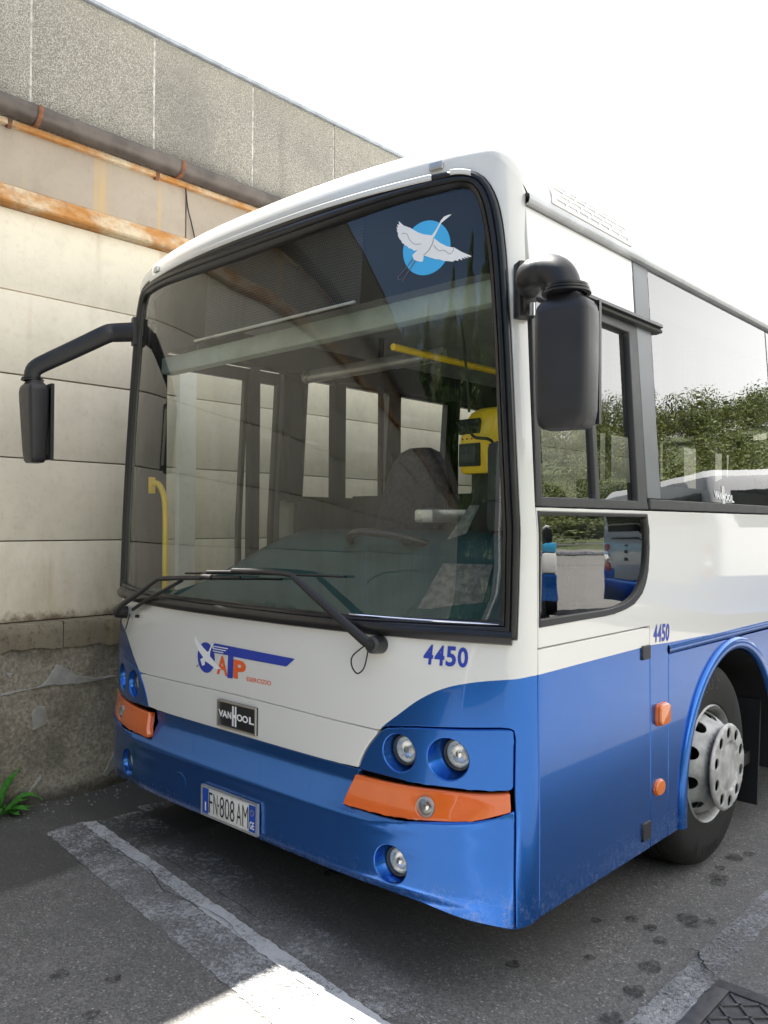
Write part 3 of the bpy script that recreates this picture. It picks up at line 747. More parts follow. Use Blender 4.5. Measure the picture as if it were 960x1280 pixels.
# roof ventilation grille
v0 = [S(1.45, 2.535), S(2.042, 2.535)]
def MR(u, t):
    P0 = S(u, ztop(u) - .004); P1 = top_loop(u); ph = t * math.pi / 2
    return Vector((lerp(P0.x, P1.x, 1 - math.cos(ph)), lerp(P0.y, P1.y, 1 - math.cos(ph)), lerp(P0.z, P1.z, math.sin(ph))))
def MRn(u, t, o):
    e = .003; n_ = (MR(u + e, t) - MR(u - e, t)).cross(MR(u, t + e) - MR(u, t - e)).normalized(); return MR(u, t) + n_ * o
vent_poly = [(1.45, .06), (2.04, .06), (2.04, .34), (1.46, .34)]
slots = []
for r_ in range(4):
    for c_ in range(7):
        u0 = 1.482 + c_ * .078 + (.034 if r_ % 2 else 0); t0 = .095 + r_ * .060
        if u0 + .062 < 2.03: slots.append([(u0, t0), (u0 + .062, t0), (u0 + .062, t0 + .030), (u0, t0 + .030)])
vg = panel('roof_vent', vent_poly, WHITE, bus, holes=slots, thick=.004, bev=0, M=lambda u, t: MRn(u, t, .003), res=.04, step=(.08, .08))
v = [MRn(u, t, .001) for u in (1.455, 1.6, 1.75, 1.9, 2.035) for t in (.07, .2, .33)]
mesh('vent_backing', v, [(i * 3 + j, (i + 1) * 3 + j, (i + 1) * 3 + j + 1, i * 3 + j + 1) for i in range(4) for j in range(2)], plain('vent_backing_grey', (.75, .75, .75), .6), vg)

# ---- far flank: double door and windows
WL = [(1.36, 2.09), (2.21, 2.72), (2.87, 3.62), (3.75, 4.9), (5.0, 6.2), (6.3, 7.5), (7.6, 8.4)]
holes_l = [hmir(yz([(a, 1.635), (b_, 1.635), (b_, 2.34), (a, 2.34)])) for a, b_ in WL]
panel('door_surround', hmir([(2.19, .238), (2.205, .238), (2.205, 1.603), (UEND, 1.603), (UEND, 2.497), (1.262, 2.497), (1.262, 2.36), (2.19, 2.36)]), GREY, bus, holes=holes_l, thick=.05, bev=0, res=.1, step=(.2, .2))
for (a, b_) in WL: panel('side_window', hmir(yz([(a - .01, 1.625), (b_ + .01, 1.625), (b_ + .01, 2.35), (a - .01, 2.35)])), CLEAR, bus, off=-.02, thick=0, bev=0)
for y0, y1 in ((.27, .925), (.985, 1.16)):
    o_ = yz([(y0, .3), (y1, .3), (y1, 2.35), (y0, 2.35)]); i_ = yz([(y0 + .025, .40), (y1 - .025, .40), (y1 - .025, 2.28), (y0 + .025, 2.28)])
    d = panel('door_leaf', hmir(o_), BLACK, bus, holes=[hmir(i_)], thick=.03, bev=0, res=.1)
    panel('door_glass', hmir(i_), CLEAR, d, off=-.015, thick=0, bev=0)
# rear end
v = [S(u, z) for z in (.24, 2.53) for u in (UEND, -UEND)]
mesh('rear_panel', [v[0], v[1], v[3], v[2]], [(0, 1, 2, 3)], WHITE, bus)

# ---- wheels
def tyre_text(wheel, txt, r0, r1, a_mid, arc, x, c, s):
    n = len(txt)
    for i, ch in enumerate(txt):
        if ch == ' ': continue
        aa = a_mid + arc * (.5 - (i + .5) / n)
        def M(a, b, aa=aa):
            an = aa - (a - .5) * arc / n * .8; r = lerp(r0, r1, b)
            return Vector((x - 2.2 * (r - .35) ** 2 * 0, c[1] + r * -math.cos(an) * -1 * -1, c[2] + r * math.sin(an)))
        vv, ff = text_mesh(ch, .03)
        mesh('tyre_letter', [M(a, b) for a, b in vv], ff, TYRELETTER, wheel)
TYRELETTER = plain('tyre_lettering', (.0035, .0035, .0035), .5)
def wheel(y, s, full=True):
    c = Vector((s * 1.20, y, .42)); ax = Vector((s, 0, 0))
    prof = [(.250, -.035), (.252, -.012), (.264, -.002), (.30, .003), (.345, .005), (.385, .002), (.408, -.006), (.427, -.022), (.439, -.045), (.4445, -.07)]
    tread = []
    for i in range(5):
        h = -.07 - .042 * i; tread += [(.445, h), (.445, h - .030), (.437, h - .032), (.437, h - .040)]
    prof += tread + [(.445, -.285), (.427, -.305), (.36, -.31), (.25, -.28)]
    b = MB(); b.lathe(prof, c, ax, 96); w = b.build('wheel', TYRE, bus, angle=30)
    # rim: flange, well, disc
    b = MB(); b.lathe([(.252, -.028), (.256, -.006), (.251, .001), (.245, -.004), (.240, -.020), (.236, -.032), (.234, -.040), (.234, -.075), (.232, -.14)], c, ax, 72); b.build('rim', WHEELSTEEL, w, angle=40)
    def rimM(r, h): return lambda u, t: c + ax * h(t) + Vector((0, math.cos(u), math.sin(u))) * t
    # dished disc between hub cover and rim with ten hand holes
    n = 120; rr = [(.232, -.085), (.226, -.055), (.216, -.028), (.200, .000), (.180, .026), (.162, .046), (.120, .060)]
    hh = lambda r: next((lerp(b_[1], a_[1], (r - b_[0]) / (a_[0] - b_[0])) for a_, b_ in zip(rr, rr[1:]) if b_[0] <= r <= a_[0]), .05)
    sc_ = .19
    outer = [(math.cos(2 * math.pi * i / 72), math.sin(2 * math.pi * i / 72)) for i in range(72)]
    disc_holes = []
    for k in range(10):
        a = 2 * math.pi * (k + .35) / 10
        disc_holes.append([(.206 * math.cos(a) + (.019 * math.cos(q) * math.cos(a) - .029 * math.sin(q) * math.sin(a)), .206 * math.sin(a) + (.019 * math.cos(q) * math.sin(a) + .029 * math.sin(q) * math.cos(a))) for q in [2 * math.pi * i / 14 for i in range(14)]])
    def MD(u, z):
        r = math.hypot(u, z); return c + Vector((ax.x * hh(min(.2319, max(.1201, r))), 0, 0)) + Vector((0, s * u, z))
    panel('wheel_disc', [(.232 * x, .232 * y_) for x, y_ in outer], WHEELSTEEL, w, holes=disc_holes, thick=.006, bev=0, M=MD, res=.02, step=(.015, .015))
    # hub cover with ten oval holes
    H = .078
    cov_holes = []
    for k in range(10):
        a = 2 * math.pi * (k + .55) / 10
        cov_holes.append([(.147 * math.cos(a) + .0245 * math.cos(q) * math.cos(a) - .0245 * math.sin(q) * math.sin(a), .147 * math.sin(a) + .0245 * math.cos(q) * math.sin(a) + .0245 * math.sin(q) * math.cos(a)) for q in [2 * math.pi * i / 16 for i in range(16)]])
    def hp(r):
        if r > .178: return H - .012 * ((r - .178) / .009) ** 2
        if r > .112: return H + .002
        if r > .104: return H + .002 - .007 * (.112 - r) / .008
        return H - .005 + .004 * math.cos(r / .104 * 1.5)
    def MC(u, z): return c + Vector((ax.x * hp(min(.187, math.hypot(u, z))), 0, 0)) + Vector((0, s * u, z))
    panel('hub_cover', [(.187 * x, .187 * y_) for x, y_ in outer], WHEELSTEEL, w, holes=cov_holes, thick=.006, bev=.0015, M=MC, res=.018, step=(.012, .012))
    b = MB()
    for k in range(10):
        a = 2 * math.pi * (k + .55) / 10; p = c + ax * (H - .03) + Vector((0, .147 * math.cos(a), .147 * math.sin(a))); b.lathe([(0, .022), (.010, .022), (.013, .010), (.013, -.02)], p, ax, 6)
    b.build('wheel_nut', MATT, w)
    b = MB(); b.lathe([(.176, .0600), (.174, .0635), (.0, .0637)], c + ax * 0, ax, 48); b.build('dark_hub_disc', MATT, w)  # black disc added behind the cover so its holes read dark
    if full:
        for txt, am, arc in (('285/60 R22.5 Z', 2.00, 1.30), ('X COACH', 4.55, .72)):
            n = len(txt)
            for i, ch in enumerate(txt):
                if ch == ' ': continue
                aa = am + arc * (.5 - (i + .5) / n) if am < 3.2 else am - arc * (.5 - (i + .5) / n)
                def M(a, b_, aa=aa, up=am < 3.2):
                    an = aa - (a - .5) * arc / n * .72 if up else aa + (a - .5) * arc / n * .72
                    r = lerp(.325, .370, b_) if up else lerp(.385, .345, b_)
                    return c + ax * .0062 + Vector((0, r * math.cos(an), r * math.sin(an)))
                vv, ff = text_mesh(ch, .02)
                mesh('tyre_letter', [M(a, b_) for a, b_ in vv], ff, TYRELETTER, w)
    return w
wheel(1.68, 1); wheel(1.68, -1, False); wheel(6.0, 1, False); wheel(6.0, -1, False)
# mud flap
b = MB(); b.box((1.03, 2.36, .33), (.30, .018, .52), Matrix.Rotation(R(-6), 3, 'X')); b.build('mud_flap', BLACK, bus, smooth=False)
# underside
b = MB(); b.box((0, BUSLEN / 2, .30), (2.28, BUSLEN - .6, .06)); b.box((0, 1.7, .42), (1.7, .12, .12)); b.box((.3, .9, .26), (.5, .9, .1)); b.build('chassis', MATT, bus, smooth=False)

# ---- wing mirrors
def rrect(w, d, n=24, k=.33):
    out = []
    for i in range(n):
        a = 2 * math.pi * i / n; c, s_ = math.cos(a), math.sin(a)
        out.append((w / 2 * math.copysign(abs(c) ** k, c), d / 2 * math.copysign(abs(s_) ** k, s_)))
    return out
def mirror_head(parent, c, h, w, d, yaw, lean=(0, 0), taper=0.):
    """housing hanging below c; glass on its rear face"""
    n = 28; secs = [(0, .50), (-.006, .60), (-.014, .68), (-.024, .86), (-.036, .95), (-.05, .985), (-.0505, 1.0), (-.10, 1.01), (-.22, 1.0), (-.33, .97), (-h + .035, .94), (-h + .012, .89), (-h, .74), (-h, 0.02)]
    ry = Matrix.Rotation(yaw, 3, 'Z'); v = []
    for z, k_ in secs:
        f_ = -z / h; k_ *= 1 - taper * f_
        for x, y in rrect(w * k_, d * (k_ if k_ > .9 else k_ * .98), n):
            p = ry @ Vector((x, y, 0)); v.append(Vector(c) + p + Vector((lean[0] * f_, lean[1] * f_, z)))
    f = [(i * n + j, i * n + (j + 1) % n, (i + 1) * n + (j + 1) % n, (i + 1) * n + j) for i in range(len(secs) - 1) for j in range(n)]
    hd = MB().add(v, f).build('mirror_housing', BLACK, parent, angle=38)
    b = MB(); p0 = Vector(c) + ry @ Vector((0, d / 2 + .001, 0)) + Vector((lean[0] * .5, lean[1] * .5, -h / 2))
    rot = ry
    for a0, a1, b0, b1 in ((-.47, .47, .40, .46), (-.47, .47, -.46, -.40), (-.47, -.40, -.40, .40), (.40, .47, -.40, .40)):
        b.box(p0 + rot @ Vector(((a0 + a1) / 2 * w, .004, (b0 + b1) / 2 * h)), ((a1 - a0) * w, .016, (b1 - b0) * h), rot)
    b.build('mirror_rim', BLACK, hd, smooth=False)
    b = MB(); b.box(p0 + rot @ Vector((0, .0035, 0)), (.82 * w, .004, .82 * h), rot); b.build('mirror_glass', MIRROR, hd, smooth=False)
    return hd
MIRROR = plain('mirror_glass', (.85, .86, .87), .02, 1., var=.01)
# driver's side: short elbow on a bracket
b = MB(); P = S(1.222, 2.205); nn = SN(1.222, 2.205); rot = Matrix((Vector((0, 0, 1)).cross(nn).normalized(), nn, Vector((0, 0, 1)))).transposed()
b.box(P + nn * .020, (.060, .045, .175), rot, ch=.006); b.box(P + nn * .048 + Vector((0, 0, -.012)), (.040, .022, .125), rot, ch=.004)
m_r = b.build('mirror_bracket', BLACK, bus)
b = MB()
pts = smoothpoly([tuple(P + nn * .05), (1.275, .098, 2.207), (1.325, .096, 2.210), (1.365, .098, 2.195), (1.386, .10, 2.162), (1.390, .10, 2.128)], 4)
b.tube([Vector(p) for p in pts], [.036 + .012 * math.sin(min(1, i / 12) * math.pi * .5) for i in range(len(pts))], 18)
b.build('mirror_arm', BLACK, m_r)
b = MB()
for i, (r, z) in enumerate(((.062, 2.150), (.066, 2.141), (.070, 2.131))): b.lathe([(r - .012, .005), (r, .003), (r, -.003), (r - .012, -.005)], (1.395, .10, z), (0, 0, 1), 28)
b.build('mirror_neck', RUBBER, m_r)
mirror_head(m_r, (1.396, .10, 2.127), .385, .164, .108, R(6), (.002, -.004))
b = MB(); b.lathe([(0, .03), (.009, .03), (.009, -.01)], tuple(P + nn * .07 + Vector((.0, .0, -.085))), (0, 0, 1), 10); b.build('bracket_bolt', STEEL, m_r)
# kerb side: long arm reaching forward
b = MB(); P = S(-1.150, 2.42); nn = SN(-1.150, 2.42); rot = Matrix((Vector((0, 0, 1)).cross(nn).normalized(), nn, Vector((0, 0, 1)))).transposed()
b.box(P + nn * .012, (.05, .03, .14), rot, ch=.005); m_l = b.build('mirror_bracket', BLACK, bus)
b = MB()
pts = smoothpoly([tuple(P + nn * .01), (-1.175, .12, 2.42), (-1.195, .085, 2.41), (-1.25, .015, 2.363), (-1.31, -.06, 2.312), (-1.37, -.135, 2.262), (-1.402, -.175, 2.232), (-1.414, -.189, 2.205), (-1.415, -.19, 2.172)], 3)
b.tube([Vector(p) for p in pts], [lerp(.047, .036, i / len(pts)) for i in range(len(pts))], 16, flat=(1.05, .6, (0, 0, 1))); b.build('mirror_arm', BLACK, m_l)
b = MB()
for r, z in ((.050, 2.176), (.054, 2.167)): b.lathe([(r - .012, .005), (r, .003), (r, -.003), (r - .012, -.005)], (-1.415, -.19, z), (0, 0, 1), 24)
b.build('mirror_neck', RUBBER, m_l)
mirror_head(m_l, (-1.405, -.187, 2.163), .405, .172, .106, R(-4), (.020, .0), .22)

# ---- wipers
def wpath(pts): return [S(u, z, o) for u, z, o in pts]
def wiper(path, rad, blade, parent_name):
    pv = path[0]; b = MB()
    pp = wpath(path)
    # flat arm: broad at the pivot, thin towards the blade
    sp = smoothpoly([tuple(p) for p in pp], 3)
    L = len(sp)
    b.tube([Vector(p) for p in sp], [lerp(rad[0], rad[1], min(1, i / L * 1.6)) for i in range(L)], 10, flat=(1., .62, (0, 0, 1)))
    a = b.build('wiper', BLACK, bus, angle=40)
    nn = SN(pv[0], pv[1]); P = S(pv[0], pv[1])
    b = MB(); b.lathe([(0, .062), (.020, .060), (.028, .052), (.030, .030), (.030, -.005)], P, nn, 24); b.build('wiper_pivot', BLACK, a)
    b = MB(); b.lathe([(0, .066), (.011, .065), (.013, .058)], P, nn, 16); b.build('pivot_cap', BLACK, a)
    q = wpath(blade); b = MB(); sp = smoothpoly([tuple(p) for p in q], 4)
    b.tube([Vector(p) for p in sp], .0065, 8, flat=(1.3, .7, (0, -1, 0))); bl = b.build('wiper_blade', RUBBER, a)
    b = MB(); n = len(sp)
    mid = [Vector(p) + Vector((0, -.012, .006)) for p in sp]
    b.tube(mid[n // 5: -n // 5], .0055, 8); 
    b.tube([mid[n // 2] + Vector((-.035, -.006, .002)), mid[n // 2] + Vector((.035, -.006, .002))], .011, 10); b.build('blade_carrier', BLACK, bl)
    return a
wr = wiper([(.735, 1.066, .045), (.700, 1.082, .054), (.578, 1.158, .058), (.462, 1.2265, .056), (.385, 1.272, .055), (.355, 1.2845, .054), (.20, 1.2885, .050), (.02, 1.284, .044)], (.021, .0095), [(-.34, 1.256, .016), (-.1, 1.268, .022), (.12, 1.276, .024), (.35, 1.282, .022), (.583, 1.285, .014)], 'r')
wl = wiper([(-.985, 1.036, .045), (-.93, 1.055, .054), (-.845, 1.088, .058), (-.66, 1.156, .058), (-.53, 1.213, .056), (-.48, 1.226, .052), (-.33, 1.237, .046), (-.176, 1.246, .040)], (.021, .0095), [(-.59, 1.212, .014), (-.36, 1.232, .022), (-.15, 1.243, .024), (.06, 1.253, .022), (.276, 1.262, .014)], 'l')
b = MB(); b.tube(wpath([(-.80, 1.065, .03), (-.66, 1.115, .036), (-.47, 1.178, .040), (-.34, 1.226, .036)]), .008, 8); b.build('wiper_link', BLACK, wl)
def hose(parent, c, w, h):
    b = MB(); u0, z0 = c
    pts = smoothpoly([tuple(S(u0 + .02, z0 + .02, .02)), tuple(S(u0 - w * .45, z0 - h * .25, .028)), tuple(S(u0 - w * .5, z0 - h * .7, .026)), tuple(S(u0 - w * .1, z0 - h, .022)), tuple(S(u0 + w * .4, z0 - h * .75, .022)), tuple(S(u0 + w * .55, z0 - h * .2, .018)), tuple(S(u0 + w * .5, z0 + .01, .012))], 5)
    b.tube([Vector(p) for p in pts], .0028, 6); b.build('washer_hose', RUBBER, parent)
hose(wr, (.668, 1.040), .052, .075); hose(wl, (-.925, 1.025), .075, .075)
b = MB(); b.lathe([(0, .018), (.007, .016), (.008, 0)], S(-.80, 1.035), SN(-.80, 1.035), 12); b.build('washer_jet', RUBBER, wl)

# ---- transfers on the windscreen: disc and flying heron
wo_ = -.0085
tr = decal('heron_transfer', circle((.8962, 2.3953), .0925, 48, .0935), DECALCYAN, bus, wo_)
wing_l = [(.9195, 2.434), (.8885, 2.4426), (.8642, 2.4541), (.8344, 2.4746), (.8063, 2.4884), (.7855, 2.5077), (.788, 2.494), (.779, 2.498), (.7835, 2.485), (.7763, 2.4889), (.781, 2.475), (.7765, 2.477), (.7824, 2.4668), (.7835, 2.455), (.7901, 2.4436), (.797, 2.436), (.800, 2.428), (.808, 2.4231), (.813, 2.417), (.821, 2.413), (.8282, 2.4044), (.838, 2.402), (.8481, 2.3925), (.863, 2.3922)]
wing_r = [(.9264, 2.4244), (.9492, 2.4038), (.9761, 2.3871), (1.0027, 2.379), (1.0283, 2.3607), (1.0638, 2.3415), (1.058, 2.3385), (1.045, 2.344), (1.0531, 2.3354), (1.036, 2.3425), (1.042, 2.334), (1.029, 2.341), (1.0300, 2.332), (1.0185, 2.339), (1.015, 2.332), (1.005, 2.336), (.996, 2.332), (.9835, 2.3357), (.972, 2.338), (.960, 2.341), (.9476, 2.3471), (.934, 2.350), (.92, 2.3555), (.905, 2.362), (.887, 2.3712)]
bird = wing_l + [(.8419, 2.3785), (.8476, 2.3625), (.857, 2.357), (.8672, 2.353), (.876, 2.350), (.8841, 2.3503), (.8872, 2.3705)] + wing_r[::-1][1:] + [(.9386, 2.4436), (.9557, 2.4704), (.9697, 2.4786), (.9952, 2.4934), (.9816, 2.4936), (.9655, 2.4899), (.9536, 2.4792), (.9365, 2.4524), (.9147, 2.4284)][:-1]
decal('heron_body', bird, DECALWHITE, tr, wo_ + .0008)
b = MB()
def strand(pts, r=.0014, o=None): b.tube([S(u, z, wo_ + .001) for u, z in pts], r, 5)
strand(smoothpoly([(.8455, 2.3665), (.815, 2.335), (.7859, 2.312), (.786, 2.301)], 3)); strand(smoothpoly([(.855, 2.357), (.83, 2.327), (.8063, 2.298), (.800, 2.296)], 3)); strand([(.786, 2.303), (.796, 2.301)])
strand(smoothpoly([(.926, 2.424), (.921, 2.405), (.905, 2.383), (.887, 2.372)], 4), .0009); strand(smoothpoly([(.799, 2.462), (.82, 2.456), (.83, 2.436), (.85, 2.416), (.877, 2.412)], 4), .0007); strand(smoothpoly([(.925, 2.40), (.945, 2.378), (.965, 2.376), (.985, 2.360), (.998, 2.369), (1.000, 2.378)], 4), .0007)
b.build('heron_outline', plain('outline_grey', (.10, .10, .14), .5), tr)

# ---- interior
b = MB(); b.box((0, BUSLEN / 2 + .1, .74), (1.16, BUSLEN - .4, .06)); b.build('floor_deck', INTGREY, bus, smooth=False)
v = []
ys_ = [.30 + (BUSLEN - .5) * i / 12 for i in range(13)]
for y in ys_:
    for x, z in ((-1.13, 2.44), (-.95, 2.56), (-.6, 2.60), (0, 2.61), (.6, 2.60), (.95, 2.56), (1.13, 2.44)): v.append((x, y, z))
mesh('ceiling', v, [(i * 7 + j, i * 7 + j + 1, (i + 1) * 7 + j + 1, (i + 1) * 7 + j) for i in range(12) for j in range(6)], CEIL, bus, smooth=True)
# header over the windscreen and pale air duct below it
v = []
xs = [-1.10 + 2.2 * i / 22 for i in range(23)]
for x in xs:
    y0 = yf(abs(x), 2.5) + .06 if abs(x) < 1.16 else .3
    for y, z in ((y0 + .03, 2.60), (y0 + .05, 2.42), (max(y0 + .09, .30), 2.325)): v.append((x, y, z))
mesh('header_panel', v, [(i * 3 + j, (i + 1) * 3 + j, (i + 1) * 3 + j + 1, i * 3 + j + 1) for i in range(22) for j in range(2)], LINER, bus, smooth=True)
b = MB(); b.box((0, .37, 2.272), (2.2, .07, .085), ch=.012); b.build('header_duct', plain('duct_pale', (.35, .40, .37), .45), bus)
def dotmat():
    m = newmat('perforated_blind'); t = NT(m); p = t.pos(); q = t.xyz(p)
    row = t.math('FLOOR', t.math('DIVIDE', q[2], .0115)); sh = t.math('MULTIPLY', row, .5)
    fx = t.math('SUBTRACT', t.math('FRACT', t.math('ADD', t.math('DIVIDE', q[0], .010), sh)), .5); fz = t.math('SUBTRACT', t.math('FRACT', t.math('DIVIDE', q[2], .0115)), .5)
    r = t.math('SQRT', t.math('ADD', t.math('MULTIPLY', fx, fx), t.math('MULTIPLY', fz, fz)))
    hole = t.ramp(r, .30, .20)
    a = t.bsdf(color=(.022, .023, .024), rough=.7)
    tr_ = t.n('ShaderNodeBsdfTransparent').outputs[0]; 
    t.out(t.n('ShaderNodeMixShader', {0: t.math('MULTIPLY', hole, .85), 1: a, 2: tr_}).outputs[0]); return m
v = []
for i in range(15):
    x = -.42 + .95 * i / 14
    for z in (2.60, 2.45, 2.265): v.append((x, yf(x, z) + .075, z))
mesh('roller_blind', v, [(i * 3 + j, (i + 1) * 3 + j, (i + 1) * 3 + j + 1, i * 3 + j + 1) for i in range(14) for j in range(2)], dotmat(), bus, smooth=True)
b = MB(); b.tube([(-.43, .085, 2.262), (.54, .10, 2.262)], .006, 8); b.build('blind_rail', SILVERFOIL, bus)
# inner linings of the flanks
for s in (1, -1):
    b = MB()
    b.box((s * 1.15, 4.9 if s < 0 else 4.55, 1.28), (.04, BUSLEN - 1.4 if s < 0 else BUSLEN - .2 - .55, .70)); b.box((s * 1.07, 4.5, 2.45), (.10, BUSLEN - .6, .20)); 
    b.build('inner_lining', INTGREY, bus, smooth=False)
for y in (1.26, 1.625, 2.15, 2.79, 3.685, 4.95, 6.25, 7.55):
    b = MB(); b.box((-1.13, y, 1.99), (.06, .10, .80), ch=.01); b.build('inner_pillar', LINER, bus)
    b = MB(); b.box((1.08, y + .3, 1.99), (.06, .10, .90), ch=.01); b.build('inner_pillar', LINER, bus)
b = MB(); b.box((-1.13, .955, 1.55), (.05, .07, 1.6), ch=.01); b.build('inner_pillar', LINER, bus)
b = MB(); b.box((-1.165, .32, 1.55), (.04, .17, 1.75), ch=.01); b.build('inner_pillar', LINER, bus)
# dashboard: sweeps up to the binnacle in front of the driver
v = []; nx = 26; prof_n = 9
for i in range(nx + 1):
    x = -1.10 + 2.2 * i / nx; k_ = sst(-.95, -.05, x); top = lerp(1.13, 1.445, k_) - .03 * sst(.75, 1.1, x); dep = lerp(.32, .46, k_)
    y0 = yf(x, 1.15) + .045
    for j in range(prof_n):
        t = j / (prof_n - 1)
        if t <= .75:
            q = t / .75; y = y0 + (dep - y0) * q; z = 1.135 + (top - 1.135) * (q ** 1.25 if k_ > 0 else q)
        else: y = dep + .02; z = top - (t - .75) / .25 * .5
        v.append((x, y, z))
mesh('dashboard', v, [(i * prof_n + j, (i + 1) * prof_n + j, (i + 1) * prof_n + j + 1, i * prof_n + j + 1) for i in range(nx) for j in range(prof_n - 1)], DASH, bus, smooth=True)
b = MB(); ctr = Vector((.42, .50, 1.36)); ax = Vector((0, .35, .94)).normalized(); a_ = ax.orthogonal().normalized(); c_ = ax.cross(a_)
b.tube([ctr + (a_ * math.cos(2 * math.pi * i / 36) + c_ * math.sin(2 * math.pi * i / 36)) * .22 for i in range(37)], .015, 8)
for k in range(3):
    an = 2 * math.pi * k / 3 + .5; b.tube([ctr, ctr + (a_ * math.cos(an) + c_ * math.sin(an)) * .21], .012, 6)
b.tube([ctr, ctr - ax * .35], .03, 8); b.build('steering_wheel', BLACK, bus)
# driver's seat with a shiny cover on its shoulder
def cushion(b, c, d, rot=None): b.box(c, d, rot, ch=min(d) * .32)
rs = Matrix.Rotation(R(10), 3, 'X')
b = MB(); cushion(b, (.25, .66, 1.16), (.48, .46, .14)); sd = b.build('driver_seat', SEATCLOTH, bus)
v = []; 
for k_, (z, w, d) in enumerate(((1.22, .36, .10), (1.30, .38, .13), (1.50, .37, .13), (1.65, .33, .12), (1.74, .28, .11), (1.79, .21, .09), (1.812, .11, .05))):
    for x, y in rrect(w, d, 20, .6): v.append((.20 + x, .76 + .18 * (z - 1.22) + y, z))
f = [(i * 20 + j, i * 20 + (j + 1) % 20, (i + 1) * 20 + (j + 1) % 20, (i + 1) * 20 + j) for i in range(6) for j in range(20)] + [tuple(6 * 20 + j for j in range(20))]
MB().add(v, f).build('seat_back', SEATCLOTH, sd)
b = MB(); b.tube([(.25, .68, .77), (.25, .68, 1.10)], .09, 16); b.build('seat_base', BLACK, sd)
b = MB(); cushion(b, (.50, .66, 1.50), (.10, .26, .06)); b.build('arm_rest', SILVERFOIL, sd)
# passenger seats
pseat = None
for i, (x, y) in enumerate([(x, 2.6 + .82 * k) for k in range(7) for x in (-.88, -.44, .44, .88)]):
    if pseat is None:
        b = MB(); cushion(b, (0, 0, 1.16), (.42, .42, .10)); pseat = b.build('passenger_seat', SEATCLOTH, bus)
        v = []
        for z, w, d in ((1.15, .42, .08), (1.4, .42, .09), (1.62, .38, .08), (1.72, .28, .06), (1.75, .16, .04)):
            for xx, yy in rrect(w, d, 16, .6): v.append((xx, .22 + .16 * (z - 1.15) + yy, z))
        f = [(a * 16 + j, a * 16 + (j + 1) % 16, (a + 1) * 16 + (j + 1) % 16, (a + 1) * 16 + j) for a in range(4) for j in range(16)] + [tuple(4 * 16 + j for j in range(16))]
        sbk = MB().add(v, f).build('seat_back', SEATCLOTH, pseat)
        b = MB(); b.box((0, .05, .94), (.06, .3, .36)); slg = b.build('seat_leg', BLACK, pseat)
        o = pseat
    else:
        o = pseat.copy(); col.objects.link(o); o.parent = bus
        for ch in (sbk, slg):
            c2 = ch.copy(); col.objects.link(c2); c2.parent = o
    o.location = (x, y, 0)
# stanchions and rails
for x, y in ((-.75, 1.62), (-.30, 2.4), (.33, 2.4), (-.30, 4.2), (.33, 4.2)):
    b = MB(); b.tube([(x, y, .77), (x, y, 2.58)], .018, 10); b.build('stanchion', INTGREY, bus)
b = MB(); b.box((-.35, 1.50, 1.20), (1.0, .03, .86)); b.build('cab_partition', INTGREY, bus, smooth=False)
b = MB(); b.tube([(-.9, 1.15, 2.30), (.1, 1.15, 2.30)], .035, 12); b.build('ceiling_rail', SILVERFOIL, bus)
b = MB(); b.tube([(.49, .36, 2.15), (.49, 1.6, 2.15)], .014, 10); b.build('yellow_rail', YELLOW, bus)
b = MB(); b.tube(smoothpoly([(-1.145, .315, 1.67), (-1.12, .34, 1.665), (-1.085, .35, 1.60), (-1.07, .35, 1.50), (-1.068, .35, 1.36), (-1.07, .35, .95)], 5), .015, 10)
hr = b.build('door_handrail', YELLOW, bus); b = MB(); b.box((-1.15, .315, 1.66), (.02, .04, .085), ch=.004); b.build('rail_bracket', YELLOW, hr)
b = MB(); b.tube(smoothpoly([(-.55, .40, 1.24), (-.50, .43, 1.275), (-.42, .45, 1.285)], 4), .014, 8); b.build('dash_handrail', YELLOW, bus)
# ticket machine: yellow hood, dark window, black column
v = []
secs = [(1.665, .150, .14, 0), (1.68, .168, .155, 0), (1.76, .170, .16, 0), (1.80, .168, .165, .002), (1.86, .160, .15, .012), (1.90, .14, .12, .022), (1.918, .10, .08, .03)]
for z, w, d, o in secs:
    for x, y in rrect(w, d, 24, .45): v.append((.725 + x + o, .64 + y + o * .5, z))
f = [(i * 24 + j, i * 24 + (j + 1) % 24, (i + 1) * 24 + (j + 1) % 24, (i + 1) * 24 + j) for i in range(len(secs) - 1) for j in range(24)] + [tuple((len(secs) - 1) * 24 + j for j in range(24)), tuple(range(23, -1, -1))]
tm = MB().add(v, f).build('ticket_machine', YELLOW, bus, angle=40)
b = MB(); b.box((.710, .558, 1.735), (.098, .012, .088), ch=.004); b.build('machine_frame', MATT, tm)
b = MB(); b.box((.708, .550, 1.735), (.070, .006, .062), ch=.002); b.build('machine_window', INTGREY, tm)
b = MB(); b.box((.705, .565, 1.845), (.10, .03, .055), Matrix.Rotation(R(25), 3, 'X'), ch=.004); b.build('machine_reader', LINER, tm)
for k in range(3):
    b = MB(); b.lathe([(0, .004), (.004, .003), (.004, 0)], (.675 + .022 * k, .5585, 1.797), (0, -1, 0), 10); b.build('machine_button', plain('button_red', (.4, .06, .02), .4) if k == 0 else bpy.data.materials['button_red'], tm)
b = MB(); b.box((.735, .66, 1.40), (.115, .10, .54), ch=.01); b.build('machine_column', MATT, tm)
b = MB(); b.tube(smoothpoly([(.70, .55, 1.86), (.75, .53, 1.80), (.83, .53, 1.78), (.90, .50, 1.70)], 5), .006, 6); b.tube(smoothpoly([(.705, .56, 1.90), (.70, .55, 2.05), (.71, .5, 2.25)], 5), .005, 6); b.build('machine_cable', MATT, tm)
b = MB(); b.box((.93, .5, 1.66), (.14, .10, .22), ch=.03); b.box((.9, .5, 1.50), (.10, .08, .12), ch=.03); b.build('cab_switch_box', INTGREY, bus)
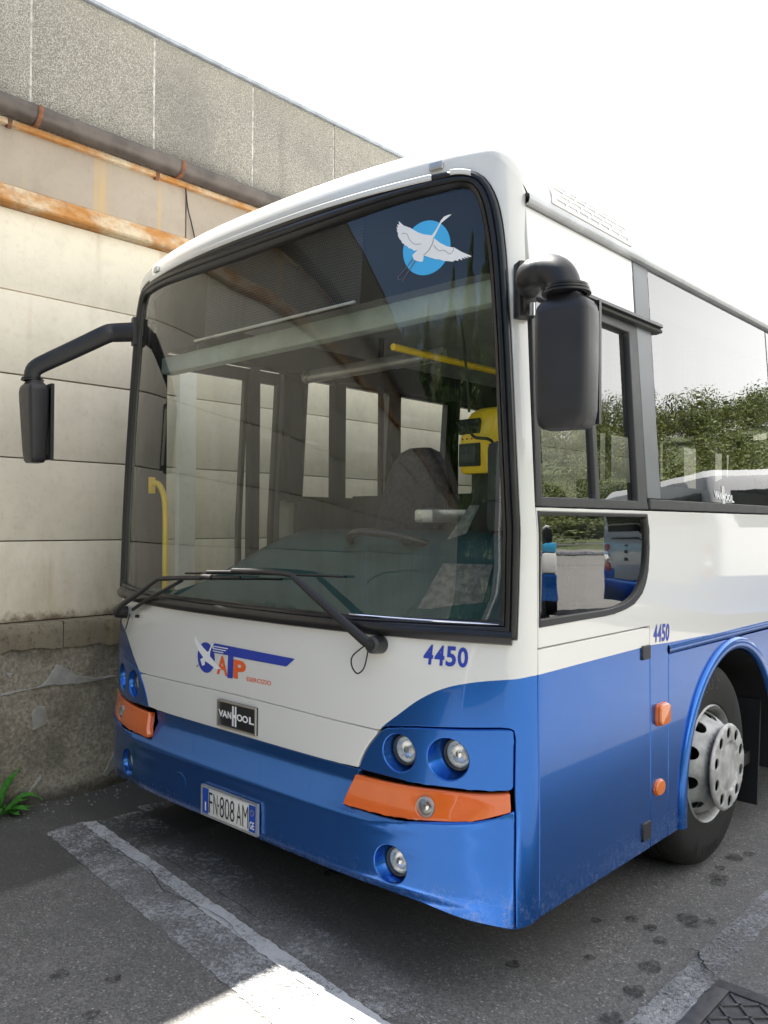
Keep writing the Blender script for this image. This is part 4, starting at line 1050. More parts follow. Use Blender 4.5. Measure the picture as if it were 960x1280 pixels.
# sheet of paper by the pillar; lower sheet stands in for a windscreen reflection
PAPERREFLECT = plain('paper_and_reflection', (.13, .128, .115), .8, var=.4, scale=40)
mesh('paper_reflection_sheet', [(.78, .17, 1.18), (1.00, .235, 1.185), (.96, .36, 1.33), (.78, .31, 1.33)], [(0, 1, 2, 3)], PAPERREFLECT, bus)
mesh('paper_reflection_sheet', [(.70, .42, 1.40), (.765, .43, 1.39), (.80, .50, 1.54), (.755, .50, 1.54)], [(0, 1, 2, 3)], PAPERREFLECT, bus)

# ================================================================== concrete building beside the bus
def stained(name, base, dark, rust=.5, seed=0., mould_shade=True, grain=.12, bump=.35, blot=.35):
    m = newmat(name); t = NT(m); p = t.pos(); q = t.xyz(p)
    big = t.noise(p, .9, 6, .6, off=(seed, 0, 0)); fine = t.noise(p, 26, 6, .7); mid = t.noise(p, 5, 5, .65)
    c = t.mix(t.ramp(big, .32, .68), tuple(x * .88 for x in base), base)
    c = t.mix(t.math('MULTIPLY', t.ramp(mid, .45, .70), blot), c, tuple(x * .72 for x in base))
    c = t.mix(t.math('MULTIPLY', t.ramp(fine, .5, .75), grain * 2), c, dark)
    # runs down the wall: noise squeezed along the wall and stretched in height
    run = t.noise(p, 1, 4, .6, sc=(1, 7, .35), off=(0, seed, 0)); run2 = t.noise(p, 1, 3, .55, sc=(1, 3.2, .25), off=(0, seed + 9, 0))
    c = t.mix(t.math('MULTIPLY', t.ramp(run, .58, .74), .50 * rust, True), c, (.50, .34, .16))
    lowz = t.math('MULTIPLY', t.ramp(q[2], 2.1, 1.0), t.ramp(t.noise(p, 1, 5, .65, sc=(1, 2.2, .9), off=(0, seed + 4, 0)), .40, .66))  # brown low on the wall: staining, plus shading put into the colour
    c = t.mix(t.math('MULTIPLY', lowz, .45 if mould_shade else 0.), c, (.47, .38, .26))
    c = t.mix(t.math('MULTIPLY', t.ramp(run2, .60, .76), .35), c, tuple(x * .55 for x in base))
    if mould_shade:
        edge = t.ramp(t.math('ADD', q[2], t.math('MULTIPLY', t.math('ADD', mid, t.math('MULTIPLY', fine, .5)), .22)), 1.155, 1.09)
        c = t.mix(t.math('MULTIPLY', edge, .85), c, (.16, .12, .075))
    t.out(t.bsdf(color=c, rough=.88, normal=t.bump(t.math('ADD', t.math('MULTIPLY', fine, .6), mid), bump, .006))); return m
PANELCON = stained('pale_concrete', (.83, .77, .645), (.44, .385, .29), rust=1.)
FASCIA = stained('fascia_concrete', (.38, .33, .275), (.22, .175, .13), rust=1.5, seed=3., mould_shade=False)
PILCON = stained('pilaster_concrete', (.82, .81, .77), (.40, .39, .36), rust=.1, seed=5., mould_shade=False)
def aggregate():
    m = newmat('exposed_aggregate'); t = NT(m); p = t.pos(); q = t.xyz(p)
    vo = t.n('ShaderNodeTexVoronoi', {'Vector': p, 'Scale': 150.}); cell = t.xyz(vo.outputs['Color'])[0]; d = vo.outputs['Distance']
    stone = t.mix(t.ramp(cell, .1, .95, smooth=False), (.37, .35, .31), (.62, .59, .53))
    c = t.mix(t.ramp(d, .35, .75), stone, (.25, .235, .205))
    big = t.noise(p, 1.3, 5, .6); run = t.noise(p, 1, 4, .6, sc=(1, 6, .5))
    c = t.mix(t.math('MULTIPLY', t.ramp(big, .42, .70), .45), c, (.15, .145, .14))
    c = t.mix(t.math('MULTIPLY', t.ramp(run, .55, .75), .30), c, (.14, .13, .12))
    c = t.mix(t.math('MULTIPLY', t.ramp(t.math('ADD', q[2], t.math('MULTIPLY', big, .5)), 4.35, 4.75), .35), c, (.52, .49, .41))
    t.out(t.bsdf(color=c, rough=.9, normal=t.bump(d, .9, .012))); return m
AGG = aggregate()
def plinthmat():
    m = newmat('rough_plinth'); t = NT(m); p = t.pos(); q = t.xyz(p)
    a = t.noise(p, 46, 8, .75); b_ = t.noise(p, 4.5, 6, .65); c0 = t.noise(p, 150, 3, .6)
    c = t.mix(t.ramp(a, .35, .68), (.20, .175, .14), (.45, .41, .34))
    c = t.mix(t.math('MULTIPLY', t.ramp(b_, .45, .68), .6), c, (.135, .125, .10))
    c = t.mix(t.math('MULTIPLY', t.ramp(t.noise(p, 2.0, 4, .6, off=(3, 1, 2)), .52, .68), .45), c, (.27, .245, .20))
    c = t.mix(t.ramp(c0, .66, .72, 0, .7), c, (.42, .40, .37))
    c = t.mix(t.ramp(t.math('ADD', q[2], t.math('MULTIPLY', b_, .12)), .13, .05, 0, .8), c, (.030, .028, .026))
    t.out(t.bsdf(color=c, rough=.93, normal=t.bump(t.math('ADD', a, t.math('MULTIPLY', b_, 1.2)), .8, .018))); return m
PLINTH = plinthmat()
LEDGE = stained('ledge_stone', (.25, .215, .16), (.05, .04, .028), rust=.8, seed=7., mould_shade=False, grain=.45, bump=.9, blot=.9)
PLASTER = plain('plaster_patch', (.30, .295, .28), .9, var=.2, scale=14, bump=.5, bscale=60)
JOINT = plain('joint_filler', (.12, .105, .085), .9)
WHITEJOINT = plain('pale_joint_filler', (.40, .39, .37), .85, var=.35, scale=25)
GUTTER = plain('gutter_metal', (.10, .085, .078), .55, .3, var=.3, scale=7)
COPING = plain('coping_metal', (.33, .36, .40), .45, .4, var=.2)
def rusty(name, a=.35):
    m = newmat(name); t = NT(m); p = t.pos()
    n1 = t.noise(p, 1, 5, .65, sc=(4, 3.2, 5)); n2 = t.noise(p, 18, 5, .7)
    c = t.mix(t.ramp(n1, .36, .62), (.62, .52, .37), (.46, .21, .055)); c = t.mix(t.math('MULTIPLY', t.ramp(n2, .45, .7), a), c, (.13, .055, .025))
    t.out(t.bsdf(color=c, rough=.85, normal=t.bump(n2, .3, .004))); return m
RUST = rusty('rust_stained_band'); RUSTSTRAP = plain('rusted_strap', (.17, .07, .035), .8, var=.4, scale=30)
Y0, Y1, XW, XP = -27., 16., -1.80, -1.72
bld = empty('concrete_building', (XW, 0, 0), 'long pale concrete industrial building with rusty gutter and pebbled parapet', 'building')
def slab(name, x0, x1, y0, y1, z0, z1, mat, parent, ch=.006, smooth=True):
    b = MB(); b.box(((x0 + x1) / 2, (y0 + y1) / 2, (z0 + z1) / 2), (abs(x1 - x0), abs(y1 - y0), abs(z1 - z0)), ch=ch); return b.build(name, mat, parent)
bx_, by_, bz_ = bld.location
def local(o):
    o.location = (-bx_, -by_, -bz_); return o
def bslab(*a, **k): return local(slab(*a, **k))
core = bslab('wall', -2.6, XW - .035, Y0, Y1, 0, 4.43, JOINT, bld, ch=0)
bays = [Y0, -21.3, -15.8, -10.3, -4.75, .945, 6.5, 12.0, Y1]
zr = [.93, 1.365, 1.81, 2.255, 2.70, 3.135]
for i in range(len(bays) - 1):
    y0 = bays[i] + (.065 if i else 0); y1 = bays[i + 1] - .065
    for j in range(5):
        d = random.uniform(-.004, .004)
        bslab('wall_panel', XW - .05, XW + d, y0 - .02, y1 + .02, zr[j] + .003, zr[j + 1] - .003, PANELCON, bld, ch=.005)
    bslab('fascia_panel', XW - .05, XW - .01 + random.uniform(-.003, .003), y0 - .06, y1 + .06, 3.255, 3.60, FASCIA, bld, ch=.005)
for y in bays[1:-1]:
    bslab('pilaster', XW - .06, XW + .035, y - .062, y + .062, .93, 3.128, PILCON, bld, ch=.01)
# rust stained shelf above the panels, with a drip groove below it
v = []
shelf = [(XW - .05, 3.135), (XW + .010, 3.136), (XW + .052, 3.142), (XW + .060, 3.152), (XW + .052, 3.18), (XW + .020, 3.245), (XW - .012, 3.262), (XW - .05, 3.262)]
n = len(shelf); ysb = [Y0 + (Y1 - Y0) * i / 60 for i in range(61)]
MBs = MB()
for y in ysb:
    for x, z in shelf: v.append((x, y, z))
local(MBs.add(v, [(i * n + j, (i + 1) * n + j, (i + 1) * n + j + 1, i * n + j + 1) for i in range(60) for j in range(n - 1)]).build('rust_stained_shelf', RUST, bld, angle=30))
# pebbled parapet panels with pale joints
k0 = int((Y0 + .045) / .755) - 1
y = -.045 + .755 * k0; pan = None
while y < Y1:
    a = max(Y0, y + .006); c = min(Y1, y + .755 - .006)
    if c > a + .05:
        bslab('parapet_panel', XW - .09, XW - .004 + random.uniform(-.003, .003), a, c, 3.60, 4.437, AGG, bld, ch=.004)
        bslab('panel_joint', XW - .08, XW - .0075, y - .0065, y + .0065, 3.60, 4.43, WHITEJOINT, bld, ch=0)
    y += .755
bslab('coping', XW - .30, XW + .014, Y0, Y1, 4.440, 4.463, COPING, bld, ch=.003)
# half-round gutter on rusted straps
gy = [Y0 + (Y1 - Y0) * i / 40 for i in range(41)]
b = MB(); v = []
gx, gz, gr = XW + .062, 3.655, .062
prof = [(gx - gr * math.cos(R(a)), gz - gr * math.sin(R(a))) for a in range(-25, 206, 15)] + [(gx + gr * math.cos(R(25)) - .012, gz + gr * math.sin(R(25)) + .004)]
n = len(prof)
for y in gy:
    for x, z in prof: v.append((x, y, z))
g = local(b.add(v, [(i * n + j, (i + 1) * n + j, (i + 1) * n + j + 1, i * n + j + 1) for i in range(40) for j in range(n - 1)]).build('gutter', GUTTER, bld, angle=60))
y = -.045 - .885 * 30
while y < Y1:
    b = MB(); pts = [(gx - (gr + .004) * math.cos(R(a)), y, gz - (gr + .004) * math.sin(R(a))) for a in range(-25, 206, 15)]
    b.tube(pts, .014, 6, flat=(1., .25, (0, 1, 0))); b.build('gutter_strap', RUSTSTRAP, g)
    b = MB(); b.box((XW + .012, y - .12, 3.575), (.03, .022, .045), Matrix.Rotation(R(20), 3, 'Y')); b.build('gutter_bracket', RUSTSTRAP, g, smooth=False)
    y += .885
bslab('gutter_board', XW - .05, XW + .026, Y0, Y1, 3.567, 3.597, RUST, bld, ch=.003)
# cable on the fascia
b = MB(); b.tube(smoothpoly([(XW + .005, .93, 3.57), (XW + .008, .945, 3.45), (XW + .006, .975, 3.36), (XW + .006, 1.0, 3.27)], 5), .004, 6); local(b.build('hanging_cable', MATT, bld))
# plinth: rough sheet with an uneven face
def rough(a, b_): return .011 * math.sin(a * 2.3 + b_ * 5) + .008 * math.sin(a * 7.1 - b_ * 9) + .006 * math.sin(a * 17 + b_ * 23)
v = []; ny = 260; nz = 10; ya, yb = -6., 4.
for i in range(ny + 1):
    y = ya + (yb - ya) * i / ny
    for j in range(nz + 1):
        z = -.07 + .885 * j / nz; v.append((XP + rough(y, z) + random.uniform(-.004, .004) + .035 * max(0, .09 - z) / .09 * (.6 + .4 * math.sin(y * 9)), y, z))
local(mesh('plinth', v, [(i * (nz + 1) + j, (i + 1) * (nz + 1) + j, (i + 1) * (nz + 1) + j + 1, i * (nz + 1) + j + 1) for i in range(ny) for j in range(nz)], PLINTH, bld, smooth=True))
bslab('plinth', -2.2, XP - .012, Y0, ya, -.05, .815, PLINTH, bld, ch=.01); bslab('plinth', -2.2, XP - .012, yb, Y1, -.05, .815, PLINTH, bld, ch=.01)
# crumbling ledge course: stones of unequal length with ragged lower edges
y = Y0
while y < Y1:
    L = random.uniform(.45, .85) if -5 < y < 4 else random.uniform(1.5, 2.5); y1 = min(Y1, y + L); n = 14 if L < 1 else 4
    top = []; bot = []
    v = []
    zb = random.uniform(.775, .80)
    for i in range(n + 1):
        yy = y + .003 + (y1 - y - .006) * i / n; w = random.uniform(-.012, .012); o = random.uniform(-.006, .006)
        for x, z in ((XW - .03, .929), (XP + .002 + o, .927 + random.uniform(-.004, .002)), (XP + .010 + o, .915), (XP + .011 + o, .87), (XP + .007 + o, zb + w), (XP - .02, zb + w - .004)): v.append((x, yy, z))
    f = [(i * 6 + j, (i + 1) * 6 + j, (i + 1) * 6 + j + 1, i * 6 + j + 1) for i in range(n) for j in range(5)] + [tuple(range(5, -1, -1)), tuple(n * 6 + j for j in range(6))]
    local(MB().add(v, f).build('ledge_stone', LEDGE, bld, angle=40)); y = y1
# plaster repairs on the plinth
def patch(pts, t=.010):
    cx = sum(p[0] for p in pts) / len(pts)
    lp = resample(pts, .012); lp = [(a + random.uniform(-.004, .004), c + random.uniform(-.004, .004)) for a, c in lp]
    o = panel('plaster_patch', lp, PLASTER, bld, thick=.012, bev=.004, M=lambda y, z: Vector((XP + rough(y, z) + t, y, z)), res=.012, step=(.03, .03)); return local(o)
patch([(.049, .593), (-.203, .569), (-.203, .582), (-.008, .590), (.015, .60), (.054, .645), (.099, .698), (.14, .676), (.213, .616), (.323, .592), (.45, .590), (.45, .580), (.317, .570), (.225, .574)])
patch([(-.039, .368), (.04, .388), (.033, .483), (-.024, .492), (-.04, .457)], .007)
patch([(-.183, .684), (-.156, .654), (-.135, .683)]); patch([(.33, .01), (.38, .034), (.476, .108), (.475, .162), (.43, .154)]); patch([(-.062, .034), (-.035, .038), (.02, .103), (.009, .116)])

# ================================================================== ground
GZ = -.025
def asphalt():
    m = newmat('asphalt'); t = NT(m); p = t.pos(); q = t.xyz(p)
    vo = t.n('ShaderNodeTexVoronoi', {'Vector': p, 'Scale': 170.}); cell = t.xyz(vo.outputs['Color'])[0]
    a = t.noise(p, 190, 3, .7); b_ = t.noise(p, 2.2, 6, .62); c0 = t.noise(p, 12, 5, .65)
    c = t.mix(t.ramp(cell, .15, .95, smooth=False), (.095, .093, .091), (.215, .21, .203))
    c = t.mix(t.ramp(cell, .955, .99, 0, .7), c, (.42, .41, .40))
    c = t.mix(t.math('MULTIPLY', t.ramp(b_, .40, .68), .45), c, (.105, .103, .102))
    c = t.mix(t.math('MULTIPLY', t.ramp(c0, .55, .75), .4), c, (.26, .25, .24))
    # darker tone in a strip along the wall, with a ragged edge
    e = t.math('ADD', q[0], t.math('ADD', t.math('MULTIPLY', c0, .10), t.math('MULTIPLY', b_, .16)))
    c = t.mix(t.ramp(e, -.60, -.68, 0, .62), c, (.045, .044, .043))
    # shade under the bus put into the asphalt colour
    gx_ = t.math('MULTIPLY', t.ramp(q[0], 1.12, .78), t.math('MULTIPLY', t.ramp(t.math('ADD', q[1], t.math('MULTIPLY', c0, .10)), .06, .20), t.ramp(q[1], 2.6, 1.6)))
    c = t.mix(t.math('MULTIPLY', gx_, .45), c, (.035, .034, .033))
    t.out(t.bsdf(color=c, rough=t.ramp(cell, 0, 1, .72, .9), normal=t.bump(t.math('ADD', cell, t.math('MULTIPLY', a, .8)), .65, .004))); return m
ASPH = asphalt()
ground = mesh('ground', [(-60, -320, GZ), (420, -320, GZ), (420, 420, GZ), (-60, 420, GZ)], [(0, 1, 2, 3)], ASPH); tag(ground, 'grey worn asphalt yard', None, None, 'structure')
def worn(name, c, cover, scale=22., streak=(1, 1, 1)):
    m = newmat(name); t = NT(m); p = t.pos()
    a = t.noise(p, scale * 1.8, 8, .78, sc=streak); b_ = t.noise(p, 3.5, 4, .6); d = t.noise(p, 240, 3, .7)
    k_ = t.math('ADD', t.math('ADD', t.math('MULTIPLY', a, .48), t.math('MULTIPLY', b_, .26)), t.math('MULTIPLY', d, .38))
    f = t.math('MULTIPLY', t.ramp(k_, .60 - cover * .16, .70 - cover * .16), .92)
    cc = t.mix(t.ramp(b_, .35, .65), tuple(x * .82 for x in c), c)
    t.out(t.n('ShaderNodeMixShader', {0: f, 1: t.n('ShaderNodeBsdfTransparent').outputs[0], 2: t.bsdf(color=cc, rough=.75, normal=t.bump(a, .3, .003))}).outputs[0]); return m
def marking(name, pts, mat, z=.004):
    pts = [(x + random.uniform(-.0045, .0045), y + random.uniform(-.0045, .0045)) for x, y in resample(pts, .022)]
    o = mesh(name, [(x, y, GZ + z) for x, y in pts], [tuple(range(len(pts)))], mat); tag(o, kind='structure'); return o
LINEA = worn('worn_line_white', (.55, .57, .60), .85, 26); LINEB = worn('worn_line_dull', (.40, .41, .43), .55, 34); LINEC = worn('worn_line_faint', (.34, .345, .355), .35, 22); LINED = worn('scuffed_white', (.62, .62, .62), .12, 14, (2.2, .7, 1)); LINEE = worn('faded_bay_line', (.30, .31, .33), .62, 34)
marking('bay_line', [(-1.270, 0.013), (0.443, -0.161), (2.905, -0.404), (2.905, -0.328), (0.434, -0.092), (-1.234, 0.076)], LINEA)
marking('bay_line', [(-1.261, -0.168), (1.40, -0.458), (1.42, -0.262), (-1.268, 0.008)], LINEB, .0045)
marking('bay_line', [(-1.229, 0.081), (0.436, -0.087), (0.922, -0.134), (0.973, 0.013), (0.668, 0.079), (0.196, 0.135), (-0.268, 0.237), (-1.214, 0.318)], LINEC, .0042)
marking('bay_line', [(-1.270, 0.324), (-1.163, 0.314), (-1.092, 0.664), (-1.204, 0.664)], LINEB, .0045)
marking('bay_line', [(1.456, -1.187), (1.583, -1.187), (1.568, 0.781), (1.583, 7.152), (1.481, 7.152), (1.461, 0.847)], LINEE)
marking('bay_line', [(1.466, 0.237), (1.583, 0.135), (1.563, 0.847), (1.481, 0.888)], LINED, .008); marking('bay_line', [(1.522, .888), (1.603, .867), (1.583, 2.27), (1.532, 2.27)], worn('scuffed_white_thin', (.6, .6, .6), -.08, 20), .008)
OIL = newmat('oil_stain'); _t = NT(OIL); _p = _t.pos(); _f = _t.noise(_p, 38, 4, .7)
_t.out(_t.n('ShaderNodeMixShader', {0: _t.ramp(_f, .30, .62, 0., .55), 1: _t.n('ShaderNodeBsdfTransparent').outputs[0], 2: _t.bsdf(color=(.022, .021, .020), rough=.5)}).outputs[0])
b = MB()
for x, y, r in ((1.029, 0.386, .03), (1.376, 0.693, .045), (1.403, 0.519, .042), (1.419, 0.336, .04), (1.362, 1.082, .035), (1.332, 1.112, .05), (1.400, 1.152, .03), (1.250, 1.822, .045), (1.277, 1.562, .05), (1.298, 1.508, .04), (1.247, 1.661, .03), (1.324, 0.885, .03), (1.258, 0.949, .03), (1.177, 0.966, .028), (1.084, 0.860, .025), (-0.020, -0.693, .035), (0.130, -0.584, .03), (0.261, -0.729, .03), (1.288, 1.905, .03), (1.197, 0.603, .022), (0.891, 0.705, .02), (0.566, 0.949, .04), (-0.349, 0.593, .05), (0.057, 0.461, .04)):
    ph = random.uniform(0, 6); n = 22
    lp = [(x + r * .8 * (1 + .09 * math.sin(3 * a + ph) + .07 * math.sin(7 * a + 2 * ph)) * math.cos(a), y + r * .9 * (1 + .09 * math.sin(3 * a + ph) + .07 * math.sin(5 * a)) * math.sin(a), GZ + .0062) for a in [2 * math.pi * i / n for i in range(n)]]
    b.add(lp, [tuple(range(n))])
tag(b.build('oil_stains', OIL), kind='stuff')
# cracks in the asphalt
CRACK = plain('crack_dark', (.018, .017, .016), .95)
def crack(pts, w):
    pts = smoothpoly(pts, 8); v = []
    for k, (x, y) in enumerate(pts):
        a, c = pts[max(0, k - 1)], pts[min(len(pts) - 1, k + 1)]; d = Vector((c[0] - a[0], c[1] - a[1])).normalized(); q = w * random.uniform(.35, 1.1) * (.25 + math.sin(math.pi * k / (len(pts) - 1))); jx, jy = random.uniform(-.005, .005), random.uniform(-.005, .005)
        v += [(x + jx - d.y * q, y + jy + d.x * q, GZ + .0105), (x + jx + d.y * q, y + jy - d.x * q, GZ + .0105)]
    tag(mesh('ground_crack', v, [(2 * k, 2 * k + 1, 2 * k + 3, 2 * k + 2) for k in range(len(pts) - 1)], CRACK), kind='structure')
crack([(1.43, .885), (1.455, .895), (1.475, .86), (1.505, .82), (1.53, .80), (1.572, .768)], .0045)
crack([(-1.05, .02), (-.85, -.06), (-.55, -.05), (-.30, -.12), (.05, -.10), (.30, -.17)], .0016)
crack([(-.95, .10), (-.62, .06), (-.25, .03), (.15, -.01), (.45, -.10)], .0014)
crack([(.30, .40), (.42, .55), (.62, .62), (.86, .80)], .002)
# cast iron drain cover with lattice ribs
IRON = plain('cast_iron', (.085, .083, .085), .55, .25, var=.25, scale=40, bump=.3, bscale=160)
GW = .62; gx0, gy1 = 1.575, .774
dc = empty('drain_cover', (gx0 + GW / 2, gy1 - GW / 2, GZ), 'square cast-iron drain cover with diamond tread sunk in the asphalt', 'drain cover')
fb = MB(); w_ = .050; t_ = .009
for (cx, cy, sx, sy) in ((0, GW / 2 - w_ / 2, GW, w_), (0, -GW / 2 + w_ / 2, GW, w_), (-GW / 2 + w_ / 2, 0, w_, GW - 2 * w_), (GW / 2 - w_ / 2, 0, w_, GW - 2 * w_)): fb.box((cx, cy, t_ / 2), (sx, sy, t_), ch=.002)
fb.build('frame', IRON, dc)
b = MB(); b.box((0, 0, .0025), (GW - 2 * w_ - .006, GW - 2 * w_ - .006, .003)); b.build('plate', IRON, dc, smooth=False)
rb = MB(); rb.box((0, 0, 0), (.056, .010, .007), ch=.002); rib = None; k = 0; pit = .046
nn_ = int((GW - 2 * w_) / pit)
for i in range(nn_):
    for j in range(nn_):
        if rib is None: rib = rb.build('tread_rib', IRON, dc); o = rib
        else:
            o = rib.copy(); col.objects.link(o); o.parent = dc
        o.location = (-GW / 2 + w_ + pit * (i + .62), -GW / 2 + w_ + pit * (j + .62), .0065); o.rotation_euler = (0, 0, R(45 if (i + j) % 2 else -45))
# loose grit along the foot of the wall
b = MB()
for i in range(420):
    y = random.uniform(-2.2, 2.5); x = XP + .03 + abs(random.gauss(0, .10)); s_ = random.uniform(.002, .007)
    p = [(x + s_ * random.uniform(.6, 1.3) * a, y + s_ * random.uniform(.6, 1.3) * c, GZ + .001 + s_ * d) for a, c, d in ((-1, -1, 0), (1, -1, 0), (1, 1, 0), (-1, 1, 0), (0, 0, 1.1))]
    b.add(p, [(0, 1, 4), (1, 2, 4), (2, 3, 4), (3, 0, 4)])
tag(b.build('grit', plain('grit', (.20, .19, .17), .9, var=.4, scale=80), smooth=False), kind='stuff')

# ---- broad-leaved weed at the foot of the wall
def leafmat(name, c, tr=.35):
    m = newmat(name); t = NT(m); p = t.pos(); f = t.noise(p, 45, 4)
    cc = t.mix(t.ramp(f, .3, .7), tuple(x * .7 for x in c), tuple(x * 1.25 for x in c))
    a = t.bsdf(color=cc, rough=.45); tl = t.n('ShaderNodeBsdfTranslucent', {'Color': cc}).outputs[0]
    t.out(t.n('ShaderNodeMixShader', {0: tr, 1: a, 2: tl}).outputs[0]); return m
LEAF = leafmat('weed_leaf', (.09, .33, .05))
weed = empty('weed_plant', (-1.66, -.215, GZ), 'small green broad-leaved weed growing at the foot of the wall', 'plant')
def leaf(az, el, L, W, droop, z0=.0, off=(0, 0)):
    n = 9; v = []; d = Vector((math.cos(az), math.sin(az), 0)); sd = Vector((-math.sin(az), math.cos(az), 0)); p = Vector((off[0], off[1], z0)); a = el
    for i in range(n + 1):
        t = i / n; w = W * (math.sin(math.pi * min(1, (t * .92 + .08)) ** .8) + .02) * (1 - .2 * t)
        if t > .98: w = .001
        up = Vector((-d.x * math.sin(a), -d.y * math.sin(a), math.cos(a)))
        for q, k_ in ((-1, .22), (-.5, .06), (0, 0), (.5, .06), (1, .22)): v.append(p + sd * (w * q) + up * (w * k_ + .004 * math.sin(9 * t + q * 2)))
        p = p + (d * math.cos(a) + Vector((0, 0, 1)) * math.sin(a)) * (L / n); a -= droop / n
    f = [(i * 5 + j, (i + 1) * 5 + j, (i + 1) * 5 + j + 1, i * 5 + j + 1) for i in range(n) for j in range(4)]
    return mesh('leaf', v, f, LEAF, weed, smooth=True)
leaf(R(75), R(70), .20, .036, 2.3, .02, (.03, .03)); leaf(R(60), R(88), .30, .040, .35, .04, (-.04, -.05)); leaf(R(40), R(40), .15, .032, 1.2, .01, (.02, .0)); leaf(R(110), R(35), .14, .028, 1.0, .012, (0, .03)); leaf(R(-30), R(45), .16, .03, 1.5, .02); leaf(R(-80), R(60), .18, .034, 1.7, .03); leaf(R(10), R(20), .12, .026, .6, .012, (.01, .02)); leaf(R(80), R(18), .13, .022, .5, .010, (.02, .02)); leaf(R(-120), R(50), .16, .034, 1.2, .03); leaf(R(95), R(80), .22, .034, .8, .03, (-.02, .0))
b = MB(); b.tube([(0, 0, 0), (-.01, -.02, .06), (-.03, -.06, .12)], .005, 6); b.tube([(0, .0, 0), (0, .02, .05)], .004, 6); b.build('stem', LEAF, weed)

# ================================================================== the yard in front of the bus, seen in its glass and paint
def hgt(x, y):
    r = math.hypot(x - 2, y); s_ = max(sst(4, 22, x) * sst(-60, -20, y), sst(-30, -46, y)); far = sst(-26, -50, y)
    return (lerp(22, 25, far) * sst(lerp(42, 34, far), lerp(135, 84, far), r) + 3.0 * math.sin(x * .045 + 1) * math.sin(y * .05) * sst(50, 90, r)) * s_ - .28
hv = []; nh = 70
xs = [-90 + 350 * i / nh for i in range(nh + 1)]; yh = [-230 + 500 * j / nh for j in range(nh + 1)]
for y in yh:
    for x in xs: hv.append((x, y, hgt(x, y)))
HILL = plain('hill_soil', (.055, .07, .03), .95, var=.4, scale=.6)
hill = mesh('hill', hv, [(j * (nh + 1) + i, j * (nh + 1) + i + 1, (j + 1) * (nh + 1) + i + 1, (j + 1) * (nh + 1) + i) for j in range(nh) for i in range(nh)], HILL, smooth=True); tag(hill, kind='structure')
def folmat(name, c):
    m = newmat(name); t = NT(m); p = t.pos(); f = t.noise(p, .16, 4, .7); g_ = t.n('ShaderNodeNewGeometry').outputs['Random Per Island']
    cc = t.mix(t.ramp(f, .35, .65), (c[0] * .75, c[1] * .85, c[2] * .8), (c[0] * 1.5, c[1] * 1.25, c[2]))
    cc = t.mix(g_, t.mix(.6, cc, (c[0] * .4, c[1] * .4, c[2] * .4)), cc)
    a = t.bsdf(color=cc, rough=.6); tl = t.n('ShaderNodeBsdfTranslucent', {'Color': cc}).outputs[0]
    t.out(t.n('ShaderNodeMixShader', {0: .3, 1: a, 2: tl}).outputs[0]); return m
WOOD = folmat('woodland_leaves', (.115, .145, .035)); DARKLEAF = folmat('dark_conifer_leaves', (.11, .20, .055)); BARK = plain('bark', (.10, .08, .06), .9, var=.3)
rg = random.Random(11)
def blades(v, f, c, n, s_, spread, rnd=rg):
    for _ in range(n):
        while True:
            q = Vector((rnd.uniform(-1, 1), rnd.uniform(-1, 1), rnd.uniform(-1, 1)))
            if .30 < q.length < 1: break
        p = Vector(c) + Vector((q.x * spread[0], q.y * spread[1], q.z * spread[2]))
        a = Vector((rnd.gauss(0, 1), rnd.gauss(0, 1), rnd.gauss(0, .6))).normalized(); b_ = a.orthogonal().normalized(); s2 = s_ * rnd.uniform(.6, 1.3)
        k = len(v); v += [p - a * s2, p + b_ * s2 * .55, p + a * s2, p - b_ * s2 * .55]; f.append((k, k + 1, k + 2, k + 3))
import numpy as np
ng = np.random.default_rng(5)
cen = []; rad = []; siz = []; num = []
cnt = 0
while cnt < 1900:
    x = rg.uniform(-70, 190); y = rg.uniform(-190, 220); r = math.hypot(x - 2, y)
    if r < (50 if y > -30 else 44) or r > 165 or hgt(x, y) < .4 and r > 60: continue
    if x < 4 and y > -44: continue
    be = math.degrees(math.atan2(x, y)); fine = -2 < be < 52 or be > 165 or be < -160
    h = rg.uniform(3.6, 7.5); w = h * rg.uniform(.42, .62); z = hgt(x, y)
    for q in range(6):
        cen.append((x + rg.uniform(-.6, .6) * w, y + rg.uniform(-.6, .6) * w, z + h * rg.uniform(.3, .8))); rad.append((w * .60, w * .60, h * .28))
        siz.append((.055 + r * .0009) * (1 if fine else 2.2)); num.append(150 if fine else 22)
    cnt += 1
num = np.array(num); idx = np.repeat(np.arange(len(num)), num); N = len(idx)
cen = np.array(cen)[idx]; rad = np.array(rad)[idx]; siz = np.array(siz)[idx][:, None] * ng.uniform(.6, 1.35, (N, 1))
q = ng.normal(size=(N, 3)); q /= np.linalg.norm(q, axis=1, keepdims=True); q2 = q * ng.uniform(.72, 1.08, (N, 1)); P_ = cen + q2 * rad
n_ = q + ng.normal(size=(N, 3)) * .32; a = np.cross(n_, ng.normal(size=(N, 3))); a /= np.linalg.norm(a, axis=1, keepdims=True); b_ = np.cross(n_, a); b_ /= np.linalg.norm(b_, axis=1, keepdims=True)
V_ = np.stack([P_ - a * siz, P_ + b_ * siz * .6, P_ + a * siz, P_ - b_ * siz * .6], 1).reshape(-1, 3)
me = bpy.data.meshes.new('woodland'); me.vertices.add(4 * N); me.vertices.foreach_set('co', V_.ravel()); me.loops.add(4 * N); me.loops.foreach_set('vertex_index', np.arange(4 * N, dtype=np.int32))
me.polygons.add(N); me.polygons.foreach_set('loop_start', np.arange(0, 4 * N, 4, dtype=np.int32)); me.polygons.foreach_set('loop_total', np.full(N, 4, dtype=np.int32)); me.update(calc_edges=True)
